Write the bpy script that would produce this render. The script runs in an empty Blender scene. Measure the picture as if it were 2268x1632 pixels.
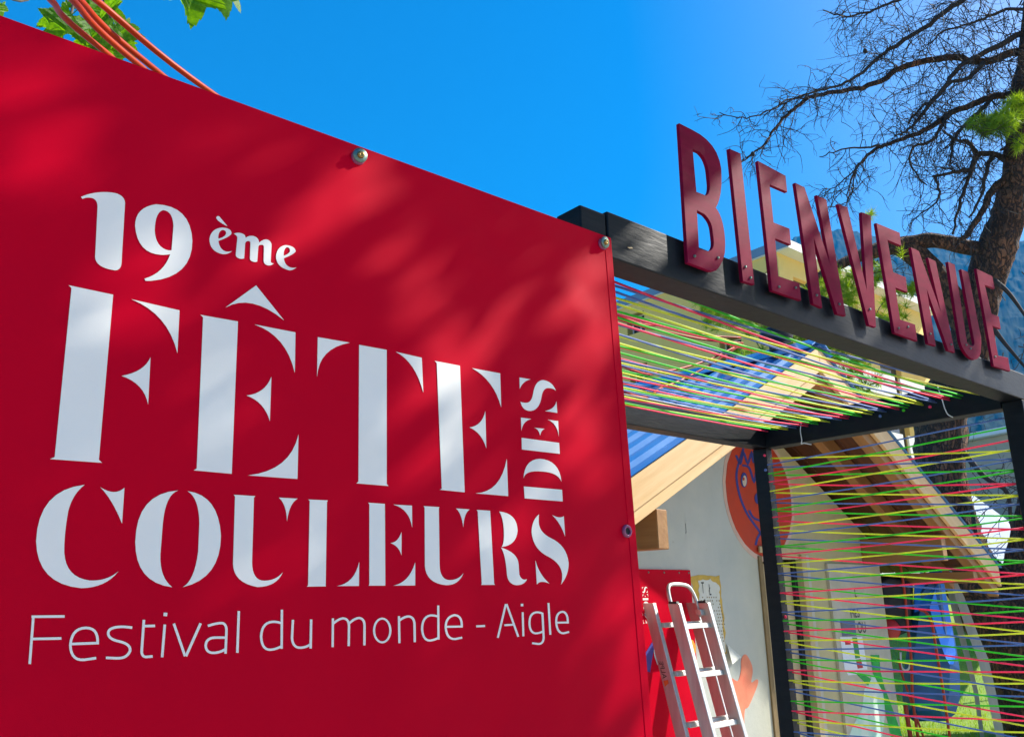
import bpy, math, random
from mathutils import Vector, Matrix, noise
from mathutils.geometry import tessellate_polygon

# ------------------------------------------------------------------ camera, sky, sun
SC = bpy.context.scene
COL = SC.collection
F, CX, CY, CAM_H = 1838.0, 1134.0, 816.0, 1.65          # focal length and centre on a 2268-wide picture
AX = Vector((2291, 466, 1838)).normalized()               # gate direction seen by the camera (right, down, forward)
AU = Vector((-304, -7216, 1838)).normalized()
AU = (AU - AU.dot(AX) * AX).normalized()
AY = AX.cross(AU)
if AY.z < 0: AY = -AY
ROT = Matrix((AX, AY, AU))                                # camera axes -> world axes
CAM = Vector((0, 0, CAM_H))

cam_d = bpy.data.cameras.new('camera')
cam = bpy.data.objects.new('camera', cam_d); COL.objects.link(cam)
r_, u_, b_ = ROT @ Vector((1, 0, 0)), ROT @ Vector((0, -1, 0)), -(ROT @ Vector((0, 0, 1)))
M4 = Matrix(((r_.x, u_.x, b_.x, 0), (r_.y, u_.y, b_.y, 0), (r_.z, u_.z, b_.z, CAM_H), (0, 0, 0, 1)))
cam.matrix_world = M4
cam_d.sensor_fit = 'HORIZONTAL'; cam_d.sensor_width = 36.0; cam_d.lens = 36.0 * F / 2268.0
cam_d.clip_start = 0.05; cam_d.clip_end = 9000
SC.camera = cam

SUN_EL, SUN_PHI = math.radians(37), math.radians(22)
SUN = Vector((math.cos(SUN_EL) * math.cos(SUN_PHI), -math.cos(SUN_EL) * math.sin(SUN_PHI), math.sin(SUN_EL)))
world = bpy.data.worlds.new('World'); SC.world = world; world.use_nodes = True
wn = world.node_tree.nodes; wl = world.node_tree.links; wn.clear()
sky = wn.new('ShaderNodeTexSky'); sky.sky_type = 'NISHITA'; sky.sun_disc = False
sky.sun_elevation = SUN_EL; sky.sun_rotation = math.radians(90 + 22); sky.altitude = 400
sky.air_density = 1.0; sky.dust_density = 2.6; sky.ozone_density = 2.5
hs = wn.new('ShaderNodeHueSaturation'); hs.inputs['Saturation'].default_value = 1.75
bg = wn.new('ShaderNodeBackground'); bg.inputs['Strength'].default_value = 0.095
wo = wn.new('ShaderNodeOutputWorld')
wl.new(sky.outputs[0], hs.inputs['Color']); wl.new(hs.outputs[0], bg.inputs['Color']); wl.new(bg.outputs[0], wo.inputs['Surface'])

sd = bpy.data.lights.new('sun', 'SUN'); sd.energy = 5.0; sd.angle = math.radians(0.53); sd.color = (1, 0.95, 0.86)
sun = bpy.data.objects.new('sun', sd); COL.objects.link(sun)
sun.rotation_euler = SUN.to_track_quat('Z', 'Y').to_euler(); sun.location = SUN * 60
SC.view_settings.view_transform = 'Standard'; SC.view_settings.look = 'None'
SC.view_settings.exposure = 1.3; SC.view_settings.gamma = 1.0
SC.render.engine = 'CYCLES'
SC.cycles.max_bounces = 6; SC.cycles.transparent_max_bounces = 8

# ------------------------------------------------------------------ geometry helpers
def ray(x, y): return ROT @ Vector((x - CX, y - CY, F))
def onY(x, y, Y): d = ray(x, y); return CAM + d * (Y / d.y)
def onX(x, y, X): d = ray(x, y); return CAM + d * (X / d.x)
def at(x, y, dist):                                       # point at a horizontal distance along a sight line
    d = ray(x, y); return CAM + d * (dist / math.hypot(d.x, d.y))
K = 2268 / 4025
ZONE = {'A': (100, 650, 1.89), 'B': (150, 1050, 1.92), 'C': (1150, 1150, 1.81333), 'D': (50, 1850, 1.89), 'E': (1150, 1850, 1.7446),
        's': (2600, 0, 1.4835), 'b': (2400, 880, 4.08), 'm': (3000, 900, 2.72), 'r': (3500, 900, 2.72), '2': (2200, 700, 1.2427),
        '5': (2450, 2100, 2.05), '4': (2300, 1500, 2.04), '6': (3000, 1500, 2.1756), '7': (3000, 2150, 2.1873), 't': (0, 0, 1.7446),
        'q': (2400, 1200, 3.24), 'T': (0, 0, 1.0)}
def zp(z, x, y):
    a, b, s = ZONE[z]; return ((a + x / s) * K, (b + y / s) * K)

class MB:
    def __init__(s): s.v = []; s.f = []
    def add(s, vs, fs):
        n = len(s.v); s.v += [Vector(v) for v in vs]; s.f += [tuple(i + n for i in f) for f in fs]; return s
    def box(s, x0, x1, y0, y1, z0, z1, M=None):
        vs = [Vector((x, y, z)) for z in (z0, z1) for y in (y0, y1) for x in (x0, x1)]
        if M: vs = [M @ v for v in vs]
        return s.add(vs, [(0, 2, 3, 1), (4, 5, 7, 6), (0, 1, 5, 4), (2, 6, 7, 3), (0, 4, 6, 2), (1, 3, 7, 5)])
    def hexa(s, b, t):                                    # two matching quads
        return s.add(list(b) + list(t), [(3, 2, 1, 0), (4, 5, 6, 7), (0, 1, 5, 4), (1, 2, 6, 5), (2, 3, 7, 6), (3, 0, 4, 7)])
    def tube(s, pts, rad, n=6, caps=True):
        pts = [Vector(p) for p in pts]
        if not isinstance(rad, (list, tuple)): rad = [rad] * len(pts)
        up = Vector((0.3, 0.2, 1)).normalized(); rings = []; base = len(s.v)
        for i, p in enumerate(pts):
            t = (pts[min(i + 1, len(pts) - 1)] - pts[max(i - 1, 0)])
            t = t.normalized() if t.length > 1e-9 else Vector((0, 0, 1))
            a = t.cross(up)
            if a.length < 1e-3: a = t.cross(Vector((1, 0, 0)))
            a.normalize(); b = a.cross(t); up = b
            for k in range(n):
                an = 2 * math.pi * k / n
                s.v.append(p + (a * math.cos(an) + b * math.sin(an)) * rad[i])
        for i in range(len(pts) - 1):
            for k in range(n):
                k2 = (k + 1) % n
                s.f.append((base + i * n + k, base + i * n + k2, base + (i + 1) * n + k2, base + (i + 1) * n + k))
        if caps:
            s.f.append(tuple(base + k for k in range(n))[::-1]); s.f.append(tuple(base + (len(pts) - 1) * n + k for k in range(n)))
        return s
    def lathe(s, prof, n=20, M=None):                     # profile of (radius, height) round local z
        base = len(s.v)
        for (r, h) in prof:
            for k in range(n):
                a = 2 * math.pi * k / n; v = Vector((r * math.cos(a), r * math.sin(a), h)); s.v.append(M @ v if M else v)
        for i in range(len(prof) - 1):
            for k in range(n):
                k2 = (k + 1) % n; s.f.append((base + i * n + k, base + i * n + k2, base + (i + 1) * n + k2, base + (i + 1) * n + k))
        return s
    def prism(s, loops, to3, t):                          # closed 2-D loops (outer, holes) pushed t along the plane normal; to3(x, y, d)
        tri = tessellate_polygon([[Vector((p[0], p[1], 0)) for p in l] for l in loops])
        flat = [p for l in loops for p in l]; n = len(flat); base = len(s.v)
        s.v += [Vector(to3(p[0], p[1], 0)) for p in flat] + [Vector(to3(p[0], p[1], t)) for p in flat]
        for a, b, c in tri: s.f += [(base + a, base + b, base + c), (base + n + c, base + n + b, base + n + a)]
        o = 0
        for l in loops:
            m = len(l)
            for i in range(m):
                j = (i + 1) % m; s.f.append((base + o + i, base + o + j, base + n + o + j, base + n + o + i))
            o += m
        return s
    def mesh(s, name, mat, off=None, smooth=False):
        me = bpy.data.meshes.new(name); o = off or Vector()
        me.from_pydata([tuple(v - o) for v in s.v], [], s.f); me.materials.append(mat)
        import bmesh
        bm = bmesh.new(); bm.from_mesh(me); bmesh.ops.recalc_face_normals(bm, faces=bm.faces); bm.to_mesh(me); bm.free()
        if smooth: me.shade_smooth()
        return me

ROOT_LOC = {}
def origin(parent):
    if parent is None: return Vector()
    p = parent
    while p.parent: p = p.parent
    return ROOT_LOC.get(p.name, Vector())
def tag(o, label=None, cat=None, group=None, kind=None):
    if label: o['label'] = label
    if cat: o['category'] = cat
    if group: o['group'] = group
    if kind: o['kind'] = kind
    return o
def thing(name, label, cat, loc=(0, 0, 0), group=None, rz=0, local=False):
    o = bpy.data.objects.new(name, None); COL.objects.link(o); o.location = loc; o.rotation_euler = (0, 0, rz)
    o.empty_display_size = 0.2
    ROOT_LOC[o.name] = Vector() if local else Vector(loc)
    return tag(o, label, cat, group)
def build(mb, name, mat, parent=None, smooth=False, kind=None):
    off = origin(parent)
    o = bpy.data.objects.new(name, mb.mesh(name, mat, off, smooth)); COL.objects.link(o)
    if parent: o.parent = parent
    if kind: o['kind'] = kind
    return o
def put(me, name, M, parent=None):                        # one more object that shares a mesh
    o = bpy.data.objects.new(name, me); COL.objects.link(o)
    M = M.copy()
    if parent: o.parent = parent; M.translation = M.translation - origin(parent)
    o.matrix_local = M
    return o
def bevel(o, w=0.003, seg=2):
    m = o.modifiers.new('edge', 'BEVEL'); m.width = w; m.segments = seg; m.limit_method = 'ANGLE'; m.angle_limit = math.radians(40); return o
def smoothed(pts, n=6, closed=False):                     # Catmull-Rom through points
    P = [Vector(p) for p in pts]; out = []; m = len(P)
    rng = range(m) if closed else range(m - 1)
    for i in rng:
        p1, p2 = P[i], P[(i + 1) % m]
        p0 = P[i - 1] if (i > 0 or closed) else p1 + (p1 - p2)
        p3 = P[(i + 2) % m] if (i + 2 < m or closed) else p2 + (p2 - p1)
        for k in range(n):
            t = k / n
            out.append(0.5 * ((2 * p1) + (p2 - p0) * t + (2 * p0 - 5 * p1 + 4 * p2 - p3) * t * t + (3 * p1 - p0 - 3 * p2 + p3) * t ** 3))
    if not closed: out.append(P[-1])
    return out
def path(cmds, n=8):                                      # (x,y) corner, (cx,cy,x,y) quadratic curve
    out = []
    for c in cmds:
        if len(c) == 2: out.append((float(c[0]), float(c[1])))
        else:
            x0, y0 = out[-1]; cx, cy, x, y = c
            for k in range(1, n + 1):
                t = k / n; out.append(((1 - t) ** 2 * x0 + 2 * t * (1 - t) * cx + t * t * x, (1 - t) ** 2 * y0 + 2 * t * (1 - t) * cy + t * t * y))
    res = []
    for p in out:
        if not res or (abs(p[0] - res[-1][0]) + abs(p[1] - res[-1][1])) > 0.4: res.append(p)
    if abs(res[0][0] - res[-1][0]) + abs(res[0][1] - res[-1][1]) < 0.5: res.pop()
    return res
def stroke_strip(pts, w):                                 # left and right edge of a pen stroke through 2-D points
    P = [Vector((p[0], p[1])) for p in pts]; L = []; R = []
    for i, p in enumerate(P):
        d1 = (P[i] - P[i - 1]).normalized() if i > 0 else None
        d2 = (P[i + 1] - P[i]).normalized() if i < len(P) - 1 else None
        d = (d1 + d2).normalized() if (d1 and d2) else (d1 or d2)
        nrm = Vector((-d.y, d.x)); k = 1.0
        if d1 and d2: k = 1 / max(0.5, nrm.dot(Vector((-d1.y, d1.x))))
        L.append(p + nrm * w * k / 2); R.append(p - nrm * w * k / 2)
    return [(p.x, p.y) for p in L], [(p.x, p.y) for p in R]
def strip_mesh(mb, L, R, to3, t):                         # a thin raised strip between two edges
    n = len(L)
    for i in range(n - 1):
        q = [L[i], L[i + 1], R[i + 1], R[i]]
        mb.hexa([Vector(to3(x, y, 0)) for x, y in q], [Vector(to3(x, y, t)) for x, y in q])
    return mb

# ------------------------------------------------------------------ materials
def mat(name, col, rough=0.6, var=0.0, scale=8.0, bump=0.0, bscale=40.0, metal=0.0, spec=0.5, col2=None, trans=0.0, coords='Object', stretch=None, rot=None, coat=0):
    m = bpy.data.materials.new(name); m.use_nodes = True; nt = m.node_tree; N = nt.nodes; L = nt.links
    p = N['Principled BSDF']; p.inputs['Roughness'].default_value = rough; p.inputs['Metallic'].default_value = metal
    p.inputs['Specular IOR Level'].default_value = spec; p.inputs['Coat Weight'].default_value = coat
    p.inputs['Base Color'].default_value = (*col, 1)
    tc = N.new('ShaderNodeTexCoord'); mp = N.new('ShaderNodeMapping')
    if stretch: mp.inputs['Scale'].default_value = stretch
    if rot:
        mr0 = N.new('ShaderNodeMapping'); mr0.inputs['Rotation'].default_value = rot; L.new(tc.outputs[coords], mr0.inputs['Vector']); L.new(mr0.outputs[0], mp.inputs['Vector'])
    else: L.new(tc.outputs[coords], mp.inputs['Vector'])
    if var or col2:
        nz = N.new('ShaderNodeTexNoise'); nz.inputs['Scale'].default_value = scale; nz.inputs['Detail'].default_value = 6; nz.inputs['Roughness'].default_value = 0.62
        L.new(mp.outputs[0], nz.inputs['Vector'])
        rp = N.new('ShaderNodeValToRGB'); e = rp.color_ramp.elements
        c2 = col2 or tuple(max(0, c * (1 + var)) for c in col); c1 = col if col2 else tuple(c * (1 - var) for c in col)
        e[0].position = 0.3; e[0].color = (*c1, 1); e[1].position = 0.7; e[1].color = (*c2, 1)
        L.new(nz.outputs['Fac'], rp.inputs['Fac']); L.new(rp.outputs['Color'], p.inputs['Base Color'])
        rr = N.new('ShaderNodeMapRange'); rr.inputs['To Min'].default_value = rough * 0.85; rr.inputs['To Max'].default_value = min(1, rough * 1.2)
        L.new(nz.outputs['Fac'], rr.inputs['Value']); L.new(rr.outputs[0], p.inputs['Roughness'])
    if bump:
        nb = N.new('ShaderNodeTexNoise'); nb.inputs['Scale'].default_value = bscale; nb.inputs['Detail'].default_value = 5
        L.new(mp.outputs[0], nb.inputs['Vector'])
        bn = N.new('ShaderNodeBump'); bn.inputs['Strength'].default_value = bump; bn.inputs['Distance'].default_value = 0.02
        L.new(nb.outputs['Fac'], bn.inputs['Height']); L.new(bn.outputs[0], p.inputs['Normal'])
    if trans:
        tr = N.new('ShaderNodeBsdfTranslucent'); mx = N.new('ShaderNodeMixShader'); mx.inputs['Fac'].default_value = trans
        src = p.inputs['Base Color'].links
        tcol = N.new('ShaderNodeHueSaturation'); tcol.inputs['Value'].default_value = 1.6; tcol.inputs['Saturation'].default_value = 1.1; tcol.inputs['Hue'].default_value = 0.485
        if src: L.new(src[0].from_socket, tcol.inputs['Color'])
        else: tcol.inputs['Color'].default_value = (*col, 1)
        L.new(tcol.outputs[0], tr.inputs['Color'])
        L.new(p.outputs[0], mx.inputs[1]); L.new(tr.outputs[0], mx.inputs[2]); L.new(mx.outputs[0], N['Material Output'].inputs['Surface'])
    return m

def vinyl(name, col, rough, spec):
    m = mat(name, col, rough, spec=spec); nt = m.node_tree; N = nt.nodes; L = nt.links; p = N['Principled BSDF']
    tc = N['Texture Coordinate']
    big = N.new('ShaderNodeTexNoise'); big.inputs['Scale'].default_value = 3.2; big.inputs['Detail'].default_value = 1.5
    fine = N.new('ShaderNodeTexNoise'); fine.inputs['Scale'].default_value = 900; fine.inputs['Detail'].default_value = 2
    L.new(tc.outputs['Object'], big.inputs['Vector']); L.new(tc.outputs['Object'], fine.inputs['Vector'])
    b1 = N.new('ShaderNodeBump'); b1.inputs['Strength'].default_value = 0.35; b1.inputs['Distance'].default_value = 0.06; L.new(big.outputs['Fac'], b1.inputs['Height'])
    b2 = N.new('ShaderNodeBump'); b2.inputs['Strength'].default_value = 0.25; b2.inputs['Distance'].default_value = 0.002
    L.new(fine.outputs['Fac'], b2.inputs['Height']); L.new(b1.outputs[0], b2.inputs['Normal']); L.new(b2.outputs[0], p.inputs['Normal'])
    return m

def planks(name, c1, c2, rough=0.6, stretch=(1, 1, 12), scale=3.0, bump=0.15, knots=True, rot=None):
    m = mat(name, c1, rough, col2=c2, scale=scale, stretch=stretch, rot=rot, bump=bump, bscale=14); nt = m.node_tree; N = nt.nodes; L = nt.links; p = N['Principled BSDF']
    if knots:
        tc = N['Texture Coordinate']; vo = N.new('ShaderNodeTexVoronoi'); vo.inputs['Scale'].default_value = 3.3; L.new(tc.outputs['Object'], vo.inputs['Vector'])
        mr = N.new('ShaderNodeMapRange'); mr.inputs['From Min'].default_value = 0.03; mr.inputs['From Max'].default_value = 0.09; L.new(vo.outputs['Distance'], mr.inputs['Value'])
        mx = N.new('ShaderNodeMix'); mx.data_type = 'RGBA'; mx.inputs[6].default_value = (c1[0] * .35, c1[1] * .25, c1[2] * .2, 1)
        src = p.inputs['Base Color'].links[0].from_socket; L.new(src, mx.inputs[7]); L.new(mr.outputs[0], mx.inputs[0]); L.new(mx.outputs[2], p.inputs['Base Color'])
    return m

m_red = vinyl('red_vinyl', (0.56, 0.0, 0.017), 0.5, 0.03)
m_white = vinyl('white_print', (0.88, 0.84, 0.76), 0.5, 0.1)
m_letter = mat('maroon_paint', (0.16, 0.002, 0.022), 0.5, col2=(0.24, 0.005, 0.038), scale=5, stretch=(1, 1, 6), bump=0.05, bscale=120, spec=0.03)
m_letter_edge = mat('letter_edge', (0.05, 0.006, 0.012), 0.6)
m_black = mat('black_beam_paint', (0.003, 0.005, 0.008), 0.42, col2=(0.010, 0.012, 0.014), scale=9, stretch=(0.6, 1, 3), bump=0.06, bscale=30, spec=0.16)
m_zinc = mat('zinc', (0.16, 0.24, 0.21), 0.45, var=0.25, scale=150, metal=0.9)
m_brass = mat('brass_screw', (0.35, 0.24, 0.08), 0.4, metal=0.9)
m_clear = mat('clear_plastic', (0.26, 0.05, 0.13), 0.22, spec=0.5)
m_hole = mat('eyelet_hole', (0.01, 0.01, 0.012), 0.8)
CORD = {'pink': mat('pink_cord', (0.86, 0.05, 0.15), 0.6, var=0.12, scale=300, trans=0.25), 'yellow': mat('yellow_cord', (0.68, 0.76, 0.05), 0.6, var=0.12, scale=300, trans=0.25),
        'green': mat('green_cord', (0.05, 0.62, 0.02), 0.6, var=0.12, scale=300, trans=0.25), 'blue': mat('blue_cord', (0.12, 0.21, 0.50), 0.6, var=0.12, scale=300, trans=0.2)}
m_tie = mat('cable_tie', (0.75, 0.78, 0.78), 0.4)
m_tubeo = mat('orange_tube', (0.40, 0.035, 0.004), 0.4, var=0.12, scale=6, spec=0.15)
m_leaf = mat('maple_leaf', (0.03, 0.15, 0.006), 0.45, col2=(0.17, 0.36, 0.012), scale=7, trans=0.6, bump=0.15, bscale=60)
m_wall = None
m_pine = planks('pine_board', (0.60, 0.36, 0.14), (0.74, 0.52, 0.26), 0.55, stretch=(1, 1, 5), scale=4)
GR = math.atan(0.51)
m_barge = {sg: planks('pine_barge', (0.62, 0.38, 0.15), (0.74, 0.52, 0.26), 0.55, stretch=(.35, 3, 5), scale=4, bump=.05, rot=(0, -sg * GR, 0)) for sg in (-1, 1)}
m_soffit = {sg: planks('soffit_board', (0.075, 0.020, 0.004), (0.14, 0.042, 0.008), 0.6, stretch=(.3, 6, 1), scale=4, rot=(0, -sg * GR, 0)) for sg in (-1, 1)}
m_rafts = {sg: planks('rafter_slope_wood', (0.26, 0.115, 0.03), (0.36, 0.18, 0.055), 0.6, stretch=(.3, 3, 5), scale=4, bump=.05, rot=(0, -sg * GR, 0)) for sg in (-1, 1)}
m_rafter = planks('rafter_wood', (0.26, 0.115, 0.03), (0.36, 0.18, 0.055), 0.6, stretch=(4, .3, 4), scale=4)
m_blue = mat('blue_roof_sheet', (0.07, 0.22, 0.52), 0.25, col2=(0.13, 0.32, 0.64), scale=2.5, bump=0.05, bscale=20, spec=0.6)
m_dark = mat('dark_trim', (0.012, 0.013, 0.016), 0.5)
m_alu = mat('aluminium', (0.58, 0.58, 0.55), 0.45, var=0.12, scale=30, metal=0.85, stretch=(1, 1, 0.1))
m_ink = mat('black_ink', (0.02, 0.02, 0.018), 0.7)
m_bark = mat('pine_bark', (0.055, 0.030, 0.018), 0.9, col2=(0.25, 0.11, 0.05), scale=9, stretch=(1, 1, 0.35), bump=1.0, bscale=16)
def crack_bark(mt):
    nt = mt.node_tree; N = nt.nodes; L = nt.links; p = N['Principled BSDF']; tc = N['Texture Coordinate']
    mp = N.new('ShaderNodeMapping'); mp.inputs['Scale'].default_value = (1, 1, .45); L.new(tc.outputs['Object'], mp.inputs['Vector'])
    vo = N.new('ShaderNodeTexVoronoi'); vo.feature = 'DISTANCE_TO_EDGE'; vo.inputs['Scale'].default_value = 19
    wz = N.new('ShaderNodeTexNoise'); wz.inputs['Scale'].default_value = 14; wz.inputs['Detail'].default_value = 5; L.new(mp.outputs[0], wz.inputs['Vector'])
    wa = N.new('ShaderNodeMix'); wa.data_type = 'RGBA'; wa.blend_type = 'LINEAR_LIGHT'; wa.inputs[0].default_value = .09; L.new(mp.outputs[0], wa.inputs[6]); L.new(wz.outputs['Color'], wa.inputs[7]); L.new(wa.outputs[2], vo.inputs['Vector'])
    mr = N.new('ShaderNodeMapRange'); mr.inputs['From Max'].default_value = .20; L.new(vo.outputs['Distance'], mr.inputs['Value'])
    mx = N.new('ShaderNodeMix'); mx.data_type = 'RGBA'; mx.inputs[6].default_value = (.030, .019, .013, 1)
    src = p.inputs['Base Color'].links[0].from_socket; L.new(src, mx.inputs[7]); L.new(mr.outputs[0], mx.inputs[0]); L.new(mx.outputs[2], p.inputs['Base Color'])
    b2 = N.new('ShaderNodeBump'); b2.inputs['Strength'].default_value = .9; b2.inputs['Distance'].default_value = .03; L.new(mr.outputs[0], b2.inputs['Height'])
    L.new(p.inputs['Normal'].links[0].from_socket, b2.inputs['Normal']); L.new(b2.outputs[0], p.inputs['Normal'])
crack_bark(m_bark)
m_twig = mat('bare_twig', (0.030, 0.022, 0.018), 0.9, col2=(0.06, 0.045, 0.035), scale=20)
m_needle = mat('pine_needles', (0.10, 0.24, 0.008), 0.5, col2=(0.32, 0.46, 0.02), scale=3, trans=0.4)
m_cone = mat('pine_cone', (0.03, 0.02, 0.012), 0.9)
m_facade = mat('yellow_render', (0.90, 0.60, 0.15), 0.85, col2=(0.92, 0.65, 0.20), scale=0.8, bump=0.05, bscale=20)
m_cornice = mat('white_cornice', (0.72, 0.70, 0.64), 0.7, var=0.05)
m_glass = mat('window_glass', (0.015, 0.025, 0.030), 0.08, spec=0.8)
m_reveal = mat('ochre_reveal', (0.45, 0.32, 0.08), 0.8)
m_roofedge = mat('blue_grey_trim', (0.16, 0.26, 0.38), 0.5)
m_ground = mat('pale_gravel', (0.42, 0.37, 0.29), 0.95, col2=(0.55, 0.50, 0.42), scale=12, bump=0.5, bscale=60)
m_lawn = mat('lawn', (0.16, 0.28, 0.018), 0.95, col2=(0.26, 0.38, 0.03), scale=1.4, bump=0.6, bscale=30)
m_grass = mat('grass_blades', (0.18, 0.34, 0.02), 0.6, col2=(0.32, 0.46, 0.035), scale=2, trans=0.35)
m_hill = mat('wooded_hillside', (0.003, 0.012, 0.008), 0.95, col2=(0.014, 0.034, 0.014), scale=0.05, spec=0.05)

# ------------------------------------------------------------------ ground, lawn, hills
g = MB(); g.add([(-120, -120, 0), (400, -120, 0), (400, 400, 0), (-120, 400, 0)], [(0, 1, 2, 3)])
tag(build(g, 'ground', m_ground), kind='structure')
lw = MB(); rnd = random.Random(3)
n = 40; gx0, gx1, gy0, gy1 = 8.9, 60, 3.9, 45
for i in range(n + 1):
    for j in range(n + 1):
        a, b = (i / n) ** 1.8, (j / n) ** 1.8
        x, y = gx0 + (gx1 - gx0) * a, gy0 + (gy1 - gy0) * b
        lw.v.append(Vector((x, y, 0.02 + 0.9 * min(1, max(0, (x - 12) / 22)) + 0.06 * noise.noise(Vector((x * .3, y * .3, 0))) * min(1, (x - gx0) + .01))))
for i in range(n):
    for j in range(n):
        a = i * (n + 1) + j; lw.f.append((a, a + n + 1, a + n + 2, a + 1))
lawn = tag(build(lw, 'lawn', m_lawn, smooth=True), kind='structure')
gb = MB(); rnd = random.Random(5)
for k in range(9000):
    a = rnd.random() ** 1.6; x = 9.3 + 13 * a; y = 3.95 + rnd.random() * (1.2 + 7 * a)
    z = 0.02 + 0.9 * min(1, max(0, (x - 12) / 22)) - 0.03; h = rnd.uniform(.05, .12); an = rnd.random() * 6.28; w = .006 + .004 * a
    d = Vector((math.cos(an), math.sin(an), 0)); lean = Vector((rnd.uniform(-.05, .05), rnd.uniform(-.05, .05), h)); p = Vector((x, y, z))
    gb.add([p - d * w, p + d * w, p + lean], [(0, 1, 2)])
gr = build(gb, 'grass', m_grass); tag(gr, 'short sunlit grass blades growing on the lawn', 'grass', kind='stuff')

def ridge(name, pts, dist, base_z, seed, depth, label):
    """a forested hillside: a sloping sheet whose crest follows the skyline"""
    mb = MB(); rn = random.Random(seed)
    crest = [at(x, y, dist) for x, y in pts]; fine = []
    for i in range(len(crest) - 1):
        m = 40
        for k in range(m): fine.append(crest[i].lerp(crest[i + 1], k / m))
    fine.append(crest[-1]); rows = 46
    for i, c in enumerate(fine):
        out = Vector((c.x, c.y, 0)).normalized()
        for j in range(rows + 1):
            t = j / rows
            p = Vector((c.x, c.y, 0)) - out * depth * t
            z = c.z * (1 - t) ** 1.1 + base_z * t
            nz = noise.fractal(Vector((p.x * .009, p.y * .009, z * .009 + seed)), 0.8, 2.1, 6)
            tr = noise.noise(Vector((p.x * .11, p.y * .11, z * .11)))
            amp = dist * 0.006
            mb.v.append(Vector((p.x, p.y, z + amp * nz * (1 if j else .35) + (dist * .0022) * tr)))
    for i in range(len(fine) - 1):
        for j in range(rows):
            a = i * (rows + 1) + j; mb.f.append((a, a + rows + 1, a + rows + 2, a + 1))
    o = build(mb, name, m_hill, smooth=False); tag(o, kind='structure'); o['label'] = label; return o
ridge('hill', [(1500, 760), (1650, 640), (1728, 555), (1758, 525), (1800, 512), (1850, 508), (1900, 515), (1960, 532), (2030, 545), (2120, 545), (2200, 535), (2268, 532), (2420, 480), (2650, 440), (2950, 420)], 1900, -5, 2, 1300, 'dark blue wooded mountain rising behind the apartment block')
ridge('hill', [(1600, 1180), (1900, 1120), (2100, 1040), (2200, 985), (2320, 940), (2600, 880), (2950, 830)], 700, -3, 9, 480, 'lighter wooded foothill beyond the leaning pine')

# ------------------------------------------------------------------ welcome gate of black beams with coloured cords
YF, YB, XL, XR = 1.362, 2.735, 1.471, 4.198
ZL, ZT, TH = 2.492, 2.622, 0.092
gate = thing('welcome_gate', 'black painted timber entrance gate strung with pink, yellow, green and blue cords', 'gate', (2.9, 2.0, 0))
def beam(name, *b): return bevel(build(MB().box(*b), name, m_black, gate), 0.004)
beam('front_beam', XL, XR + TH, YF, YF + TH, ZL, ZT)
beam('side_beam', XL, XL + TH, YF + TH + .001, YB - .001, ZL + .002, ZT - .002)
beam('side_beam', XR, XR + TH, YF + TH + .001, YB - .001, ZL - .03, ZT - .002)
beam('back_beam', XL, XR + TH, YB, YB + TH, ZL - .025, ZT)
beam('post', XL - TH - .004, XL - .004, YF + .002, YF + TH, 0, ZT - .01)
beam('post', XL - TH - .004, XL - .004, YB, YB + TH, 0, ZT - .01)
beam('post', XR + .002, XR + TH - .002, YF + .002, YF + TH - .002, 0, ZL - .001)
beam('post', XR + .002, XR + .064, YB + .002, YB + TH - .002, 0, ZL - .027)
# splinter on the front beam
build(MB().hexa([onY(*zp('b', 270, 375), YF - .002), onY(*zp('b', 300, 398), YF - .002), onY(*zp('b', 360, 395), YF - .002), onY(*zp('b', 340, 375), YF - .002)],
                [onY(*zp('b', 270, 375), YF + .004), onY(*zp('b', 300, 398), YF + .004), onY(*zp('b', 360, 395), YF + .004), onY(*zp('b', 340, 375), YF + .004)]), 'splinter', m_pine, gate)
def cord(p, q, col, sag=0.012, r=0.0034):
    pts = []
    for k in range(7):
        t = k / 6; v = Vector(p).lerp(Vector(q), t); v.z -= sag * 4 * t * (1 - t); pts.append(v)
    return build(MB().tube(pts, r, 6), 'cord', CORD[col], gate, smooth=True)
seq = ['green', 'pink', 'blue', 'yellow']; rnd = random.Random(11)
NR = 20; ylo, yhi = YF + TH + .03, YB - .02
for j in range(NR):
    c = seq[j % 4]; y0 = ylo + (yhi - ylo) * (j + rnd.uniform(-.25, .25)) / (NR - 1)
    for o in (0, 4):
        jj = j - 2 + o
        if 0 <= jj < NR:
            y1 = ylo + (yhi - ylo) * (jj + rnd.uniform(-.2, .2)) / (NR - 1)
            cord((XL + TH * .5, y0, ZT - .082 + (0 if o else .012)), (XR + .002, y1, ZT - .066 - (0 if o else .010)), c, rnd.uniform(.004, .03), .0040)
seq2 = ['yellow', 'blue', 'green', 'pink']; PITCH = 0.051
for j in range(-1, 36):
    c = seq2[j % 4]; z0 = 2.405 - PITCH * j
    for o in (0, 4):
        zf = 2.425 - PITCH * (j + o - 1) + rnd.uniform(-.008, .008)
        if zf > ZL - .045: continue
        b0 = (XR + (.006 if o == 0 else .04), YB - .003 + (.02 if o == 0 else 0), z0 + rnd.uniform(-.005, .005) + (.0 if o else .012))
        f0 = (XR + (.05 if o == 0 else .03), YF + TH + .002, zf)
        if z0 < ZL - .06: cord(b0, f0, c, rnd.uniform(0, .010), 0.0039)
knot = MB().lathe([(0.0001, -.008), (.007, -.005), (.009, 0), (.006, .006), (0.0001, .009)], 8)
for (z, x, y, X, c) in (('6', 1425, 215, XR, 'pink'), ('6', 1755, 65, XR, 'pink'), ('6', 1000, 295, XR, 'blue'), ('6', 820, 270, XR, 'blue'), ('6', 1200, 245, XR, 'green')):
    put(knot.mesh('knot', CORD[c]), 'knot', Matrix.Translation(onX(*zp(z, x, y), X - .004)), gate)
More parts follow.
